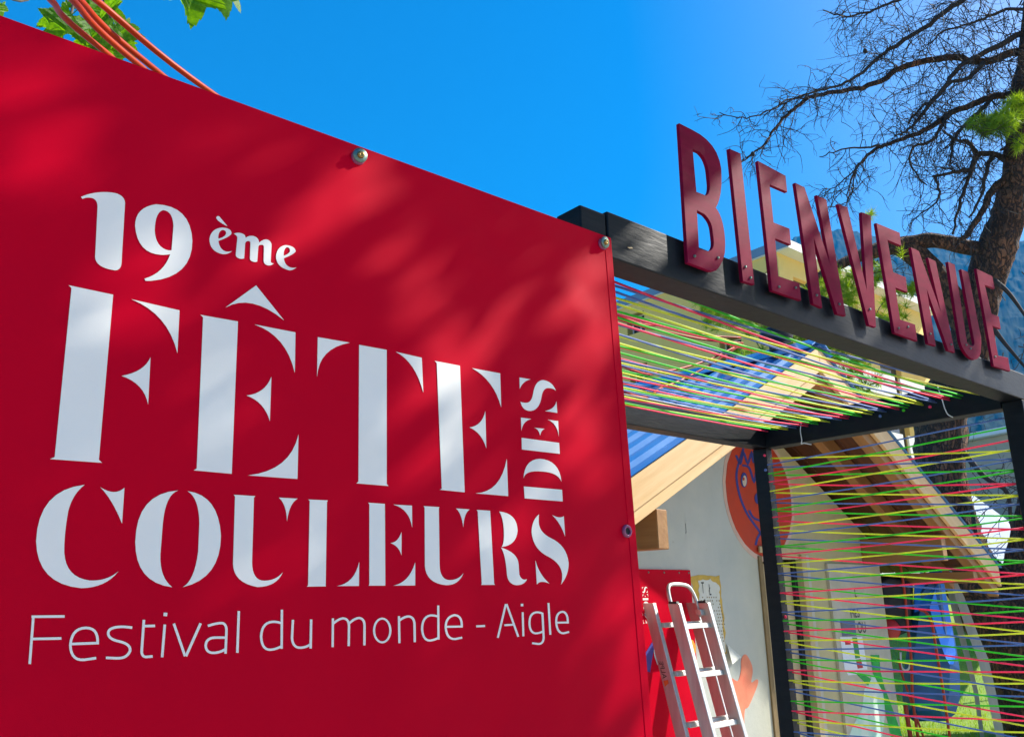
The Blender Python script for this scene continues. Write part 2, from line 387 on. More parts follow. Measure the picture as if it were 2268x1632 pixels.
for (z, x, y, c) in (('7', 192, 597, 'pink'), ('6', 12, 630, 'pink'), ('6', 20, 755, 'blue')):
    put(knot.mesh('knot', CORD[c]), 'knot', Matrix.Translation(onY(*zp(z, x, y), YB - .004)), gate)
for pts in ([(325, 340), (318, 420), (330, 500), (325, 530), (350, 525), (412, 537)], [(1488, 35), (1520, 120), (1548, 215), (1558, 240), (1580, 280), (1622, 305)]):
    P3 = [onX(*zp('6', *p), XR - .006) for p in pts]
    build(MB().tube(smoothed(P3, 4), .0028, 5), 'cable_tie', m_tie, gate, smooth=True)

# ------------------------------------------------------------------ BIENVENUE letters screwed on the front beam
LY = YF - 0.024
sign = thing('welcome_lettering', 'row of dark red letters reading BIENVENUE standing on the black beam', 'sign lettering', (2.9, LY, ZL))
def zpts(items): return [(lambda q: (q.x, q.z))(onY(*zp(*it), LY)) for it in items]
def letter(cmds, holes=()):
    def conv(cm):
        px = []
        for c in cm:
            z = c[0]; xy = [zp(z, c[i], c[i + 1]) for i in range(1, len(c), 2)]
            px.append(tuple(v for p in xy for v in p))
        return [(lambda q: (q.x, q.z))(onY(x, y, LY)) for x, y in path(px, 6)]
    loops = [conv(cmds)] + [conv(h) for h in holes]
    o = build(MB().prism(loops, lambda x, z, d: (x, LY + d, z), 0.012), 'letter', m_letter, sign)
    return o
s, b, m, r = 's', 'b', 'm', 'r'
LET = []
LET.append(letter([(s, 103, 718), (s, 180, 757), (s, 330, 830, 350, 985), (s, 360, 1150, 318, 1212), (s, 358, 1260, 370, 1370), (b, 1848, 320, 1836, 470), (b, 1800, 640, 1700, 745), (b, 1650, 765, 1595, 757), (b, 1240, 620), ],
                  [[(s, 183, 870), (s, 225, 890), (s, 268, 930, 275, 1010), (s, 281, 1070), (s, 285, 1132, 258, 1140), (s, 205, 1119)],
                   [(s, 208, 1228), (s, 250, 1250), (s, 290, 1285, 297, 1340), (s, 304, 1400), (s, 310, 1462, 270, 1465), (s, 220, 1450)]]))
LET.append(letter([('T', 2867, 584), ('T', 2911, 603), ('T', 2966, 1120), ('T', 2921, 1106)]))
LET.append(letter([(s, 562, 937), (s, 725, 1025), (s, 735, 1122), (s, 632, 1077), (s, 655, 1297), (s, 748, 1333), (m, 300, 172), (m, 130, 103), (m, 165, 503), (m, 388, 580), (m, 408, 765), (m, 95, 658)]))
LET.append(letter([(s, 780, 1065), (s, 835, 1092), (m, 715, 372), (s, 905, 1137), (s, 962, 1163), (m, 885, 932), (m, 793, 908), (m, 538, 82), (m, 633, 845), (m, 535, 800)]))
LET.append(letter([(s, 1030, 1188), (s, 1085, 1208), (m, 1108, 648), (s, 1167, 1237), (s, 1222, 1257), (m, 1207, 1052), (m, 1133, 1030)]))
LET.append(letter([(s, 1253, 1300), (s, 1390, 1357), (m, 1478, 180), (m, 1330, 118), (m, 1390, 460), (m, 1525, 515), (m, 1545, 678), (m, 1415, 628), (m, 1465, 965), (m, 1625, 1020), (m, 1650, 1200), (m, 1405, 1110)]))
LET.append(letter([(r, 220, 195), (r, 305, 235), (r, 540, 885), (r, 402, 305), (r, 485, 345), (r, 692, 1322), (r, 620, 1298), (r, 390, 648), (r, 487, 1252), (r, 405, 1225)]))
LET.append(letter([(r, 615, 350), (r, 688, 380), (r, 820, 1210), (r, 845, 1250, 880, 1250), (r, 905, 1240, 897, 1200), (r, 757, 430), (r, 830, 460), (r, 968, 1150), (r, 990, 1395, 905, 1397), (r, 850, 1390, 800, 1320), (r, 760, 1260, 745, 1190)]))
LET.append(letter([(r, 918, 422), (r, 1090, 505), (r, 1117, 640), (r, 1010, 598), (r, 1082, 905), (r, 1160, 935), (r, 1182, 1070), (r, 1092, 1035), (r, 1152, 1352), (r, 1258, 1375), (r, 1282, 1522), (r, 1105, 1465)]))
for o in LET: bevel(o, 0.0012, 1)
FACE = Matrix(((1, 0, 0, 0), (0, 0, -1, 0), (0, 1, 0, 0), (0, 0, 0, 1)))           # local z -> world -Y
screw = MB().lathe([(.0085, -.004), (.0085, .002), (.006, .005), (.0022, .0062), (.0022, .003), (.0001, .003)], 12).mesh('screw', m_zinc, None, True)
for i, z, x, y in ((0, b, 1345, 520), (0, b, 1722, 545), (1, '2', 907, 434), (1, '2', 932, 487), (2, m, 345, 628), (2, m, 168, 620), (3, m, 570, 710), (3, m, 813, 805), (4, m, 1138, 858),
                   (5, m, 1447, 1060), (5, m, 1547, 1048), (6, r, 425, 1122), (6, r, 648, 1235), (7, r, 810, 1240), (7, r, 855, 1278), (8, r, 1118, 1365)):
    put(screw, 'screw', Matrix.Translation(onY(*zp(z, x, y), LY - .001)) @ FACE @ Matrix.Diagonal((.5, .5, .8, 1)), LET[i])
# spacers that hold the letters off the beam
spacer = MB().lathe([(.005, -.013), (.005, .0)], 8).mesh('spacer', m_zinc)
for i, z, x, y in ((0, b, 1345, 520), (1, '2', 932, 487), (2, m, 345, 628), (3, m, 813, 805), (4, m, 1138, 858), (5, m, 1547, 1048), (6, r, 425, 1122), (7, r, 855, 1278), (8, r, 1118, 1365)):
    put(spacer, 'spacer', Matrix.Translation(onY(*zp(z, x, y), LY + .0115)) @ FACE, LET[i])

# ------------------------------------------------------------------ red festival banner
BY = YF - 0.004
ban = thing('festival_banner', 'large red vinyl banner with white print FÊTE DES COULEURS fixed to the gate', 'banner', (0.5, BY, 0.4))
tl, tr_, rb = onY(-900, -300, BY), onY(1352, 527, BY), onY(1445, 1632, BY)
zt = tr_.z; k_ = (rb.x - tr_.x) / (rb.z - tr_.z)
def edge_x(z): return tr_.x + k_ * (z - tr_.z)
bm_ = MB(); nx, nz_ = 40, 30; x_left, z_bot = -0.75, 0.42
def banner_front(x, z):      # slight tension puckers round the fixings
    return BY
for i in range(nx + 1):
    for j in range(nz_ + 1):
        z = zt + (z_bot - zt) * j / nz_; x = x_left + (edge_x(z) - x_left) * i / nx
        bm_.v.append(Vector((x, BY, z)))
nf = (nx + 1) * (nz_ + 1)
bm_.v += [v + Vector((0, .003, 0)) for v in bm_.v]
for i in range(nx):
    for j in range(nz_):
        a = i * (nz_ + 1) + j; q = (a, a + 1, a + nz_ + 2, a + nz_ + 1); bm_.f += [q, tuple(t + nf for t in reversed(q))]
for i in range(nx):
    for j in (0, nz_):
        a = i * (nz_ + 1) + j; c_ = a + nz_ + 1; bm_.f.append((a, c_, c_ + nf, a + nf))
for j in range(nz_):
    for i in (0, nx):
        a = i * (nz_ + 1) + j; bm_.f.append((a, a + 1, a + 1 + nf, a + nf))
sheet = build(bm_, 'sheet', m_red, ban)
hem = MB()
hem.prism([[(edge_x(zt) - .024, zt - .001), (edge_x(zt) + .001, zt - .001), (edge_x(z_bot) + .001, z_bot), (edge_x(z_bot) - .024, z_bot)]], lambda x, z, d: (x, BY - .0012 + d, z), .0022)
bevel(build(hem, 'hem', m_red, ban), .001, 2)
PY = BY - .0011
def print_conv(z, pts): return [(lambda q: (q.x, q.z))(onY(*zp(z, x, y), PY)) for x, y in pts]
PRINT = []
def printed(z, contours, name='printed_letter'):
    mb = MB(); store = []
    for con in contours:
        loops = [print_conv(z, path(l)) for l in (con if isinstance(con[0], list) else [con])]
        mb.prism(loops, lambda x, zz, d: (x, PY + d, zz), .0006); store.append(loops)
    build(mb, name, m_white, ban); PRINT.append(store)
def pen(z, strokes, wpx, name='printed_letter'):
    mb = MB()
    for si, st in enumerate(strokes):
        w = wpx; st2 = st; o_y = PY - .00025 * si
        if isinstance(st[0], (int, float)): w, st2 = st[0], st[1]
        L_, R_ = stroke_strip(path(st2, 7), w); strip_mesh(mb, print_conv(z, L_), print_conv(z, R_), lambda x, zz, d: (x, o_y + d, zz), .0006 + .00025 * si)
    build(mb, name, m_white, ban)
# 19 ème
printed('A', [[(413, 235), (500, 196, 610, 200), (735, 205, 740, 280), (714, 720), (712, 780, 665, 780), (520, 758, 518, 680), (536, 310), (537, 240, 470, 240), (445, 240, 425, 250)]])
printed('A', [[[(885, 842), (892, 858), (935, 858), (1240, 830, 1240, 560), (1228, 300, 970, 290), (815, 312, 815, 450), (832, 655, 1010, 665), (1045, 666, 1076, 660), (1030, 800, 885, 842)],
               [(1025, 333), (1095, 340, 1100, 450), (1086, 632), (1062, 632), (965, 610, 960, 480), (965, 345, 1025, 333)]]])
printed('A', [[(1417, 390), (1425, 370, 1442, 382), (1500, 452), (1465, 438, 1428, 408)],
              [[(1535, 637), (1510, 662, 1465, 660), (1370, 640, 1367, 548), (1380, 468, 1462, 463), (1530, 467, 1531, 505), (1525, 530, 1434, 562), (1440, 625, 1490, 641), (1520, 643, 1535, 637)],
               [(1433, 545), (1430, 490, 1465, 480), (1495, 482, 1490, 510), (1480, 535, 1433, 545)]]])
printed('A', [[(1548, 508), (1590, 492, 1625, 515), (1635, 525, 1635, 540), (1660, 520, 1690, 525), (1735, 535, 1735, 575), (1765, 550, 1790, 550), (1830, 560, 1828, 600), (1822, 715), (1825, 730, 1845, 728), (1830, 745, 1805, 744), (1770, 738, 1770, 705), (1772, 605), (1770, 590, 1755, 590), (1735, 590, 1730, 605), (1722, 715), (1705, 722, 1690, 715), (1668, 708, 1668, 690), (1672, 575), (1670, 562, 1655, 562), (1640, 562, 1632, 580), (1625, 692), (1600, 698, 1585, 690), (1562, 682, 1563, 660), (1575, 540), (1575, 522, 1548, 508)]])
printed('A', [[[(2015, 758), (1985, 782, 1960, 780), (1862, 755, 1862, 675), (1870, 600, 1935, 593), (2005, 600, 2008, 640), (1990, 665, 1920, 690), (1925, 745, 1970, 759), (2000, 765, 2015, 758)],
               [(1918, 672), (1918, 615, 1945, 608), (1968, 612, 1965, 640), (1955, 660, 1918, 672)]]])
# FETE
printed('B', [[(230, 137), (566, 208), (458, 1452), (482, 1475), (90, 1447), (125, 1432), (252, 158)], [(706, 243), (1067, 326), (1051, 648), (981, 354, 706, 243)], [(848, 680), (830, 1035), (800, 875, 630, 820), (801, 790, 848, 680)]])
printed('B', [[(1225, 360), (1508, 410), (1461, 1558), (1174, 1532), (1197, 1518), (1245, 378)], [(1645, 138), (1855, 400), (1606, 197, 1413, 305)], [(1635, 433), (1942, 492), (1937, 795), (1874, 516, 1635, 433)],
              [(1760, 828), (1749, 1160), (1708, 1016, 1574, 968), (1713, 952, 1760, 828)], [(1965, 1262), (1957, 1597), (1585, 1570), (1905, 1534, 1965, 1262)]])
printed('C', [[(180, 317), (408, 357), (188, 396, 175, 598)], [(475, 372), (671, 408), (671, 1362), (684, 1377), (455, 1358), (470, 1346)], [(737, 422), (921, 464), (932, 712), (876, 493, 737, 422)]])
printed('C', [[(1013, 486), (1193, 521), (1227, 1422), (1050, 1404), (1064, 1396), (1028, 502)], [(1280, 538), (1480, 575), (1487, 815), (1436, 624, 1280, 538)], [(1374, 845), (1381, 1107), (1348, 996, 1262, 960), (1352, 948, 1374, 845)], [(1527, 1185), (1537, 1449), (1305, 1429), (1484, 1423, 1527, 1185)]])
# DES, reading upwards
printed('C', [[(1625, 777), (1640, 845, 1700, 843), (1760, 835, 1775, 740), (1785, 675, 1830, 680), (1860, 682, 1877, 698), (1850, 630, 1785, 623), (1730, 625, 1715, 720), (1705, 785, 1665, 785), (1640, 785, 1625, 777)],
              [(1618, 604), (1697, 618), (1640, 630, 1620, 685)], [(1881, 775), (1887, 857), (1800, 843), (1870, 830, 1881, 775)]])
printed('C', [[(1628, 890), (1702, 900), (1640, 915, 1632, 982)], [(1820, 905), (1893, 915), (1898, 1022), (1885, 930, 1820, 905)], [(1722, 962), (1798, 970), (1770, 980, 1765, 1018), (1755, 970, 1722, 962)], [(1633, 1034), (1900, 1070), (1905, 1148), (1635, 1117)]])
printed('C', [[(1647, 1320), (1655, 1190, 1760, 1183), (1900, 1190, 1917, 1345), (1890, 1280, 1780, 1274), (1660, 1262, 1647, 1320)], [(1649, 1380), (1921, 1404), (1926, 1487), (1655, 1465)]])
# COULEURS
printed('D', [[(535, 103), (445, 170, 412, 300), (380, 480, 383, 610), (395, 790, 570, 813), (700, 820, 785, 745), (690, 868, 510, 870), (180, 840, 174, 520), (190, 140, 535, 103)], [(652, 122), (760, 190, 830, 125), (812, 390), (740, 210, 652, 122)]])
printed('D', [[(1230, 145), (1135, 175, 1115, 390), (1097, 620), (1090, 790, 1185, 863), (910, 830, 911, 525), (920, 165, 1230, 145)], [(1300, 150), (1385, 200, 1387, 390), (1378, 600), (1350, 820, 1262, 863), (1545, 800, 1547, 480), (1530, 180, 1300, 150)]])
printed('D', [[(1642, 177), (1802, 187), (1792, 200), (1778, 680), (1780, 815, 1870, 815), (1955, 815, 2007, 752), (1960, 860, 1820, 862), (1640, 830, 1637, 690), (1652, 190)], [(1978, 198), (2117, 206), (2055, 240, 2038, 372), (2035, 250, 1978, 198)]])
printed('E', [[(108, 196), (243, 202), (236, 212), (227, 783), (229, 791), (98, 793), (107, 783), (118, 206)], [(457, 625), (455, 788), (305, 789), (425, 770, 457, 625)]])
printed('E', [[(518, 218), (633, 226), (636, 786), (522, 786), (527, 778), (527, 228)], [(692, 231), (819, 238), (820, 385), (800, 260, 692, 231)], [(747, 420), (747, 577), (730, 515, 672, 494), (725, 490, 747, 420)], [(841, 628), (841, 785), (692, 786), (800, 765, 841, 628)]])
printed('E', [[(899, 241), (1008, 248), (1003, 256), (1008, 640), (1010, 745, 1075, 748), (1140, 748, 1172, 700), (1140, 783, 1055, 783), (915, 770, 908, 650), (906, 252)], [(1122, 257), (1215, 264), (1175, 290, 1171, 385), (1160, 290, 1122, 257)]])
printed('E', [[(1263, 267), (1355, 273), (1382, 770), (1388, 781), (1293, 781), (1298, 773), (1270, 277)], [(1418, 278), (1540, 290, 1543, 410), (1535, 510, 1435, 521), (1450, 500, 1450, 440), (1450, 330, 1418, 278)], [(1430, 525), (1545, 560, 1550, 640), (1555, 710), (1570, 755, 1608, 742), (1590, 783, 1535, 783), (1475, 775, 1470, 700), (1460, 570, 1430, 525)]])
printed('E', [[(1690, 298), (1640, 340, 1640, 420), (1650, 540, 1760, 590), (1850, 640, 1850, 720), (1850, 750, 1842, 778), (1895, 710, 1893, 630), (1880, 510, 1770, 460), (1690, 420, 1688, 350), (1687, 320, 1690, 298)], [(1782, 303), (1835, 330, 1860, 310), (1869, 447), (1840, 360, 1782, 303)], [(1666, 615), (1690, 710, 1762, 772), (1700, 745, 1676, 777)]])
# Festival du monde - Aigle, thin pen strokes
W1, W2 = 19, 14
pen('D', [[(140, 1082), (386, 1080)], [(154, 1074), (126, 1433)], [(144, 1247), (361, 1243)]], W1)
pen('D', [[(428, 1285), (640, 1277)], [(630, 1286), (640, 1165, 545, 1165), (440, 1165, 428, 1290), (430, 1410, 530, 1402), (620, 1389)]], W1)
pen('D', [[(888, 1164), (820, 1152, 770, 1160), (705, 1170, 710, 1210), (715, 1250, 790, 1265), (880, 1285, 872, 1335), (850, 1395, 770, 1390), (693, 1387)]], W1)
pen('D', [[(975, 1105), (958, 1340), (960, 1385, 1000, 1380), (1040, 1376)], [(970, 1152), (1057, 1150)]], W1)
pen('D', [[(1130, 1140), (1110, 1383)], (27, [(1135, 1052), (1133, 1078)])], W1)
pen('D', [[(1197, 1133), (1281, 1375)], [(1396, 1131), (1287, 1375)]], W1)
pen('D', [[(1450, 1150), (1530, 1125, 1560, 1130), (1590, 1140, 1588, 1190), (1581, 1356)], [(1585, 1237), (1500, 1237), (1435, 1240, 1433, 1300), (1440, 1355, 1500, 1350), (1550, 1345, 1580, 1322)]], W1 - 1)
pen('D', [[(1680, 1040), (1669, 1350)]], W1 - 1)
pen('D', [[(2000, 1030), (1998, 1320)], [(1998, 1130), (1960, 1118, 1930, 1120), (1850, 1125, 1845, 1230), (1850, 1330, 1915, 1327), (1955, 1325, 1998, 1300)]], W1 - 2)
pen('D', [[(2082, 1105), (2075, 1240), (2080, 1315, 2140, 1312), (2185, 1310, 2213, 1285)], [(2217, 1102), (2213, 1318)]], W1 - 2)
pen('E', [[(277, 1010), (275, 1207)], [(280, 1045), (320, 1010, 350, 1010), (385, 1015, 387, 1060), (385, 1200)], [(387, 1045), (430, 1005, 460, 1008), (493, 1015, 493, 1060), (492, 1195)]], W2 + 1)
el = [(615 + 63 * math.cos(a / 24 * 2 * math.pi), 1093 + 88 * math.sin(a / 24 * 2 * math.pi)) for a in range(24)]
eli = [(615 + 49 * math.cos(a / 24 * 2 * math.pi), 1093 + 75 * math.sin(a / 24 * 2 * math.pi)) for a in range(24)]
printed('E', [[el, eli]])
pen('E', [[(730, 995), (733, 1180)], [(732, 1025), (770, 995, 800, 997), (835, 1005, 836, 1050), (838, 1173)]], W2 + 1)
pen('E', [[(999, 922), (1001, 1155)], [(999, 998), (970, 988, 945, 990), (888, 1000, 888, 1085), (895, 1165, 945, 1162), (975, 1158, 1001, 1142)]], W2)
pen('E', [[(1050, 1068), (1166, 1066)], [(1160, 1073), (1165, 990, 1110, 988), (1050, 1000, 1050, 1070), (1055, 1155, 1115, 1152), (1163, 1142)]], W2)
pen('E', [[(1260, 1065), (1320, 1062)]], W2)
pen('E', [[(1408, 1143), (1463, 912)], [(1467, 912), (1548, 1136)], [(1452, 1057), (1518, 1053)]], W2 - 1)
pen('E', [[(1578, 968), (1583, 1133)], (16, [(1573, 910), (1574, 927)])], W2 - 1)
pen('E', [[(1715, 978), (1690, 965, 1665, 970), (1622, 980, 1625, 1050), (1630, 1120, 1680, 1112), (1705, 1108, 1718, 1098)], [(1713, 972), (1722, 1140), (1720, 1190, 1680, 1185), (1643, 1180)]], W2 - 1)
pen('E', [[(1755, 905), (1768, 1122)]], W2 - 1)
pen('E', [[(1808, 1040), (1894, 1038)], [(1888, 1045), (1888, 965, 1850, 965), (1805, 970, 1808, 1040), (1815, 1115, 1860, 1112), (1896, 1103)]], W2 - 1)
# fixings
washer = MB().lathe([(.0048, -.002), (.0150, -.002), (.0153, 0), (.0150, .0018), (.0048, .0018)], 28).mesh('washer', m_zinc, None, True)
head = MB().lathe([(.0075, -.010), (.0075, .0035), (.0060, .0060), (.0025, .0066), (.0022, .0035), (.0001, .0035)], 16).mesh('screw', m_brass, None, True)
ring = MB().lathe([(.0080, .003), (.0088, .0050), (.0118, .0056), (.0146, .0040), (.0155, .001), (.0155, -.001)], 28).mesh('eyelet', m_clear, None, True)
hole = MB().lathe([(.0088, .0012), (.0001, .0012)], 20).mesh('eyelet_hole', m_hole)
for (x, y, kind_) in ((793, 350, 1), (1335, 541, 1), (1388, 1176, 0)):
    p = onY(x, y, BY - .0016); tilt = Matrix.Rotation(math.radians(7), 4, 'X') @ Matrix.Rotation(math.radians(-9 if x < 900 else 5), 4, 'Y')
    e = put(ring, 'eyelet', Matrix.Translation(p) @ FACE, ban)
    if kind_:
        put(washer, 'washer', Matrix.Translation(p + Vector((0, -.0085, .002))) @ FACE @ tilt, ban)
        put(head, 'screw', Matrix.Translation(p + Vector((0, -.010, .002))) @ FACE @ tilt, ban)
    else: put(hole, 'eyelet_hole', Matrix.Translation(p + Vector((0, -.001, 0))) @ FACE, ban)

# ------------------------------------------------------------------ orange tubes sagging behind the banner
def hanging(pts, dists, r0, r1, label):
    P = smoothed([at(x, y, d) for (x, y), d in zip(pts, dists)], 8); n_ = len(P)
    o = build(MB().tube(P, [r0 + (r1 - r0) * i / (n_ - 1) for i in range(n_)], 10), 'orange_tube', m_tubeo, smooth=True)
    return tag(o, label, 'tube', 'glossy orange tubes sagging behind the banner')
DS = [1.9, 2.2, 2.5, 3.6, 5.6, 6.5, 7.1, 7.5]
hanging([(30, -75), (112, 0), (236, 118), (700, 470), (1372, 708), (1470, 733), (1560, 752), (1645, 760)], DS, .0085, .010, 'lowest orange tube arching over the top edge of the banner')
hanging([(80, -75), (160, 0), (312, 148), (760, 500), (1372, 808), (1470, 822), (1560, 800), (1625, 770)], [d + .05 for d in DS], .0095, .010, 'thick orange tube of the pair arching over the banner')
hanging([(88, -85), (172, -4), (328, 142), (770, 480), (1372, 862), (1470, 856), (1560, 815), (1640, 765)], [d + .12 for d in DS], .010, .010, 'dark shaded orange tube running beside the thick one')
hanging([(110, -80), (212, 0), (466, 204), (830, 440), (1372, 700), (1470, 722), (1560, 742), (1640, 748)], [d + .2 for d in DS], .010, .010, 'single orange tube crossing the sky furthest along the banner top')

# ------------------------------------------------------------------ timber hut with blue sheet roof
HA = math.radians(2.948); HU = Vector((math.cos(HA), math.sin(HA), 0)); HW = Vector((-math.sin(HA), math.cos(HA), 0))
HU0, HW0 = 5.13, 3.2
hut_loc = HU * HU0 + HW * HW0
def hw(z, x, y, ly=0.0):                                   # point of the hut, in hut coordinates, on the plane ly in front of its gable wall
    d = ray(*zp(z, x, y)); p = CAM + d * ((HW0 + ly) / d.dot(HW)); return Vector((p.dot(HU) - HU0, ly, p.z))
def hxy(z, pts, ly=0.0): return [(lambda q: (q.x, q.z))(hw(z, x, y, ly)) for x, y in pts]
def hutpoint(x, y, z): return hut_loc + HU * x + HW * y + Vector((0, 0, z))
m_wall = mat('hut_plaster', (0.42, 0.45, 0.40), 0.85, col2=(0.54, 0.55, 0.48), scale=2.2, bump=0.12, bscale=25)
def stain_wall(mt):
    nt = mt.node_tree; N = nt.nodes; L = nt.links; p = N['Principled BSDF']; tc = N['Texture Coordinate']
    nz = N.new('ShaderNodeTexNoise'); nz.inputs['Scale'].default_value = 9; nz.inputs['Detail'].default_value = 8; nz.inputs['Roughness'].default_value = .75; L.new(tc.outputs['Object'], nz.inputs['Vector'])
    mr = N.new('ShaderNodeMapRange'); mr.inputs['From Min'].default_value = .66; mr.inputs['From Max'].default_value = .74; L.new(nz.outputs['Fac'], mr.inputs['Value'])
    mx = N.new('ShaderNodeMix'); mx.data_type = 'RGBA'; mx.inputs[7].default_value = (.30, .24, .12, 1)
    src = p.inputs['Base Color'].links[0].from_socket; L.new(src, mx.inputs[6]); L.new(mr.outputs[0], mx.inputs[0]); L.new(mx.outputs[2], p.inputs['Base Color'])
stain_wall(m_wall)
def yellow_wall(mt):                                         # base colour turns yellower towards the door side
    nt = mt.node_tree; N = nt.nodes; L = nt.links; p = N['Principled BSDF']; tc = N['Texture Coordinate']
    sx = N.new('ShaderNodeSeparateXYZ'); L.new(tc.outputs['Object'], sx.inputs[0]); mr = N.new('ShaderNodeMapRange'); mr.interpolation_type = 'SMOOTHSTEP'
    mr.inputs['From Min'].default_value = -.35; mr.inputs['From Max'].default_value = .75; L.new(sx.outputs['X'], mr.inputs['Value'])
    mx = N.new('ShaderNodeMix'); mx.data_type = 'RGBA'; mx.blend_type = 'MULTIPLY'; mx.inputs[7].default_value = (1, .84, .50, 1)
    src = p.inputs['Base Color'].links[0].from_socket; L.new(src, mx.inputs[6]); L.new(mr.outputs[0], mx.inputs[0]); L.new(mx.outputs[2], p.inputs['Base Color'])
yellow_wall(m_wall)
m_panel = mat('white_panel', (0.54, 0.50, 0.40), 0.8, col2=(0.44, 0.40, 0.28), scale=4, bump=.05)
m_door = mat('beige_door', (0.48, 0.38, 0.20), 0.7, var=.1, scale=6, stretch=(4, 1, .4))
m_jamb = mat('brown_jamb', (0.22, 0.15, 0.06), 0.8, var=.2)
hut = thing('timber_hut', 'small plastered hut with blue corrugated roof and pine eaves behind the gate', 'hut', hut_loc, rz=HA, local=True)
HALF, EAVE, APEX = 2.02, 2.0, 3.045
SL = 0.51; ZR = 3.23
def rz_(lx): return ZR - SL * abs(lx)
D0, D1 = .15, .70
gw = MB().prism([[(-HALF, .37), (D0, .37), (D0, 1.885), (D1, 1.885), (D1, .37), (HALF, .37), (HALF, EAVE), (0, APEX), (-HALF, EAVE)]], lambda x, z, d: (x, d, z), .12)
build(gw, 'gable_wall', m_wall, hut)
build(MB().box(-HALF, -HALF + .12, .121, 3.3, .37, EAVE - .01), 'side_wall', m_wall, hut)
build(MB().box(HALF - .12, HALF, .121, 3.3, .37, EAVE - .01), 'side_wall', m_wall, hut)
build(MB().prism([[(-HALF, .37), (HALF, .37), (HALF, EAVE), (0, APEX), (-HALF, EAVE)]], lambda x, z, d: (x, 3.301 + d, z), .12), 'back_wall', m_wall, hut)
door = build(MB().box(D0 + .03, D1 - .045, .055, .095, .39, 1.85), 'door', m_door, hut)
build(MB().box(D0 + .12, D1 - .13, .043, .056, .5, 1.0), 'door_panel', m_door, door); build(MB().box(D0 + .12, D1 - .13, .043, .056, 1.1, 1.7), 'door_panel', m_door, door)
bevel(build(MB().box(D0 - .02, D0 + .028, -.012, .11, .37, 1.90), 'door_frame', m_jamb, hut))
bevel(build(MB().box(D1 + .001, D1 + .07, -.02, .10, .37, 1.92), 'door_frame', m_door, hut)); bevel(build(MB().box(D1 + .075, D1 + .125, -.012, -.0005, .37, 1.92), 'door_frame', m_panel, hut))
bevel(build(MB().box(D0 - .02, D1 + .125, -.026, -.0125, 1.921, 1.965), 'door_frame', m_door, hut))
build(MB().box(D1 - .044, D1 - .001, .03, .1, .37, 1.884), 'door_gap_shade', m_dark, hut)  # solid dark strip standing in for the shade inside the door gap
build(MB().box(1.08, 1.965, -.022, -.001, .5, 1.86), 'white_panel', m_panel, hut)
# roof sheets with trapezoid ribs running down the slope
def roof_side(sg):
    mb = MB(); y = -.70; prof = []
    while y < 3.75:
        prof += [(y, 0), (y + .085, 0), (y + .105, .026), (y + .165, .026)]; y += .185
    xs = [0.0, .7, 1.4, 2.1, 2.78]; n_ = len(prof)
    for lay in (0, 1):
        for x in xs:
            for (yy, h) in prof: mb.v.append(Vector((sg * x, yy, rz_(x) + .012 + h - lay * .004)))
    nl = len(xs) * n_
    for i in range(len(xs) - 1):
        for k in range(n_ - 1):
            a = i * n_ + k; mb.f += [(a, a + 1, a + n_ + 1, a + n_), (nl + a, nl + a + n_, nl + a + n_ + 1, nl + a + 1)]
    for k in range(n_ - 1):
        for i in (0, len(xs) - 1):
            a = i * n_ + k; mb.f.append((a, a + 1, nl + a + 1, nl + a))
    return build(mb, 'roof_sheet', m_blue, hut)
for sg in (-1, 1):
    sh = roof_side(sg)
    scr = MB().lathe([(.011, 0), (.009, .006), (.0001, .009)], 8).mesh('roof_screw', m_zinc, None, True)
    if sg < 0:
        for i in range(5):
            for x in (.9, 1.75, 2.5):
                put(scr, 'roof_screw', Matrix.Translation((sg * x, -.70 + .185 * (2 * i + 1) + .135, rz_(x) + .012 + .026)), sh)
build(MB().prism([[(-.16, rz_(.16) + .042), (0, ZR + .055), (.16, rz_(.16) + .042), (.16, rz_(.16) + .050), (0, ZR + .066), (-.16, rz_(.16) + .050)]], lambda x, z, d: (x, -.705 + d, z), 4.45), 'ridge_cap', m_blue, hut)
def slope_board(name, mt, sg, y0, y1, top, bot, x0=0.0, x1=2.74):
    P = [(sg * x0, rz_(x0) - top), (sg * x1, rz_(x1) - top), (sg * x1, rz_(x1) - bot), (sg * x0, rz_(x0) - bot)]
    return bevel(build(MB().prism([P], lambda x, z, d: (x, y0 + d, z), y1 - y0), name, mt, hut), .003, 1)
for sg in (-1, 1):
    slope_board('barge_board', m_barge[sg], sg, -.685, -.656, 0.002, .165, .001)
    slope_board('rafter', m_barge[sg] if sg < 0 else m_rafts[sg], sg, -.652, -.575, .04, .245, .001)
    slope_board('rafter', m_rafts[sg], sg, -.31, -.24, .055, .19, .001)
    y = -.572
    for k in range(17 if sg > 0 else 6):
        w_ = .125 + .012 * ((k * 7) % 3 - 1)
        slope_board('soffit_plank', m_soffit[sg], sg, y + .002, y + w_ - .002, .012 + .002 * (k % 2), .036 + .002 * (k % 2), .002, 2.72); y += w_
for sg, x, z0, z1 in ((-1, 1.76, 1.866, 2.06), (1, 1.76, 1.866, 2.06), (1, 2.32, 1.70, 1.79)):
    bevel(build(MB().box(sg * x - .043, sg * x + .043, -.64, .0 if abs(x) < 2 else 3.3, z0, z1), 'purlin', m_rafter, hut), .004, 1)
# black round cowl on the ridge
build(MB().lathe([(.055, 0), (.055, .06), (.10, .07), (.115, .11), (.10, .15), (.05, .175), (.0001, .18)], 20, Matrix.Translation((-.02, -.40, ZR + .03))), 'chimney_cowl', m_dark, hut, True)
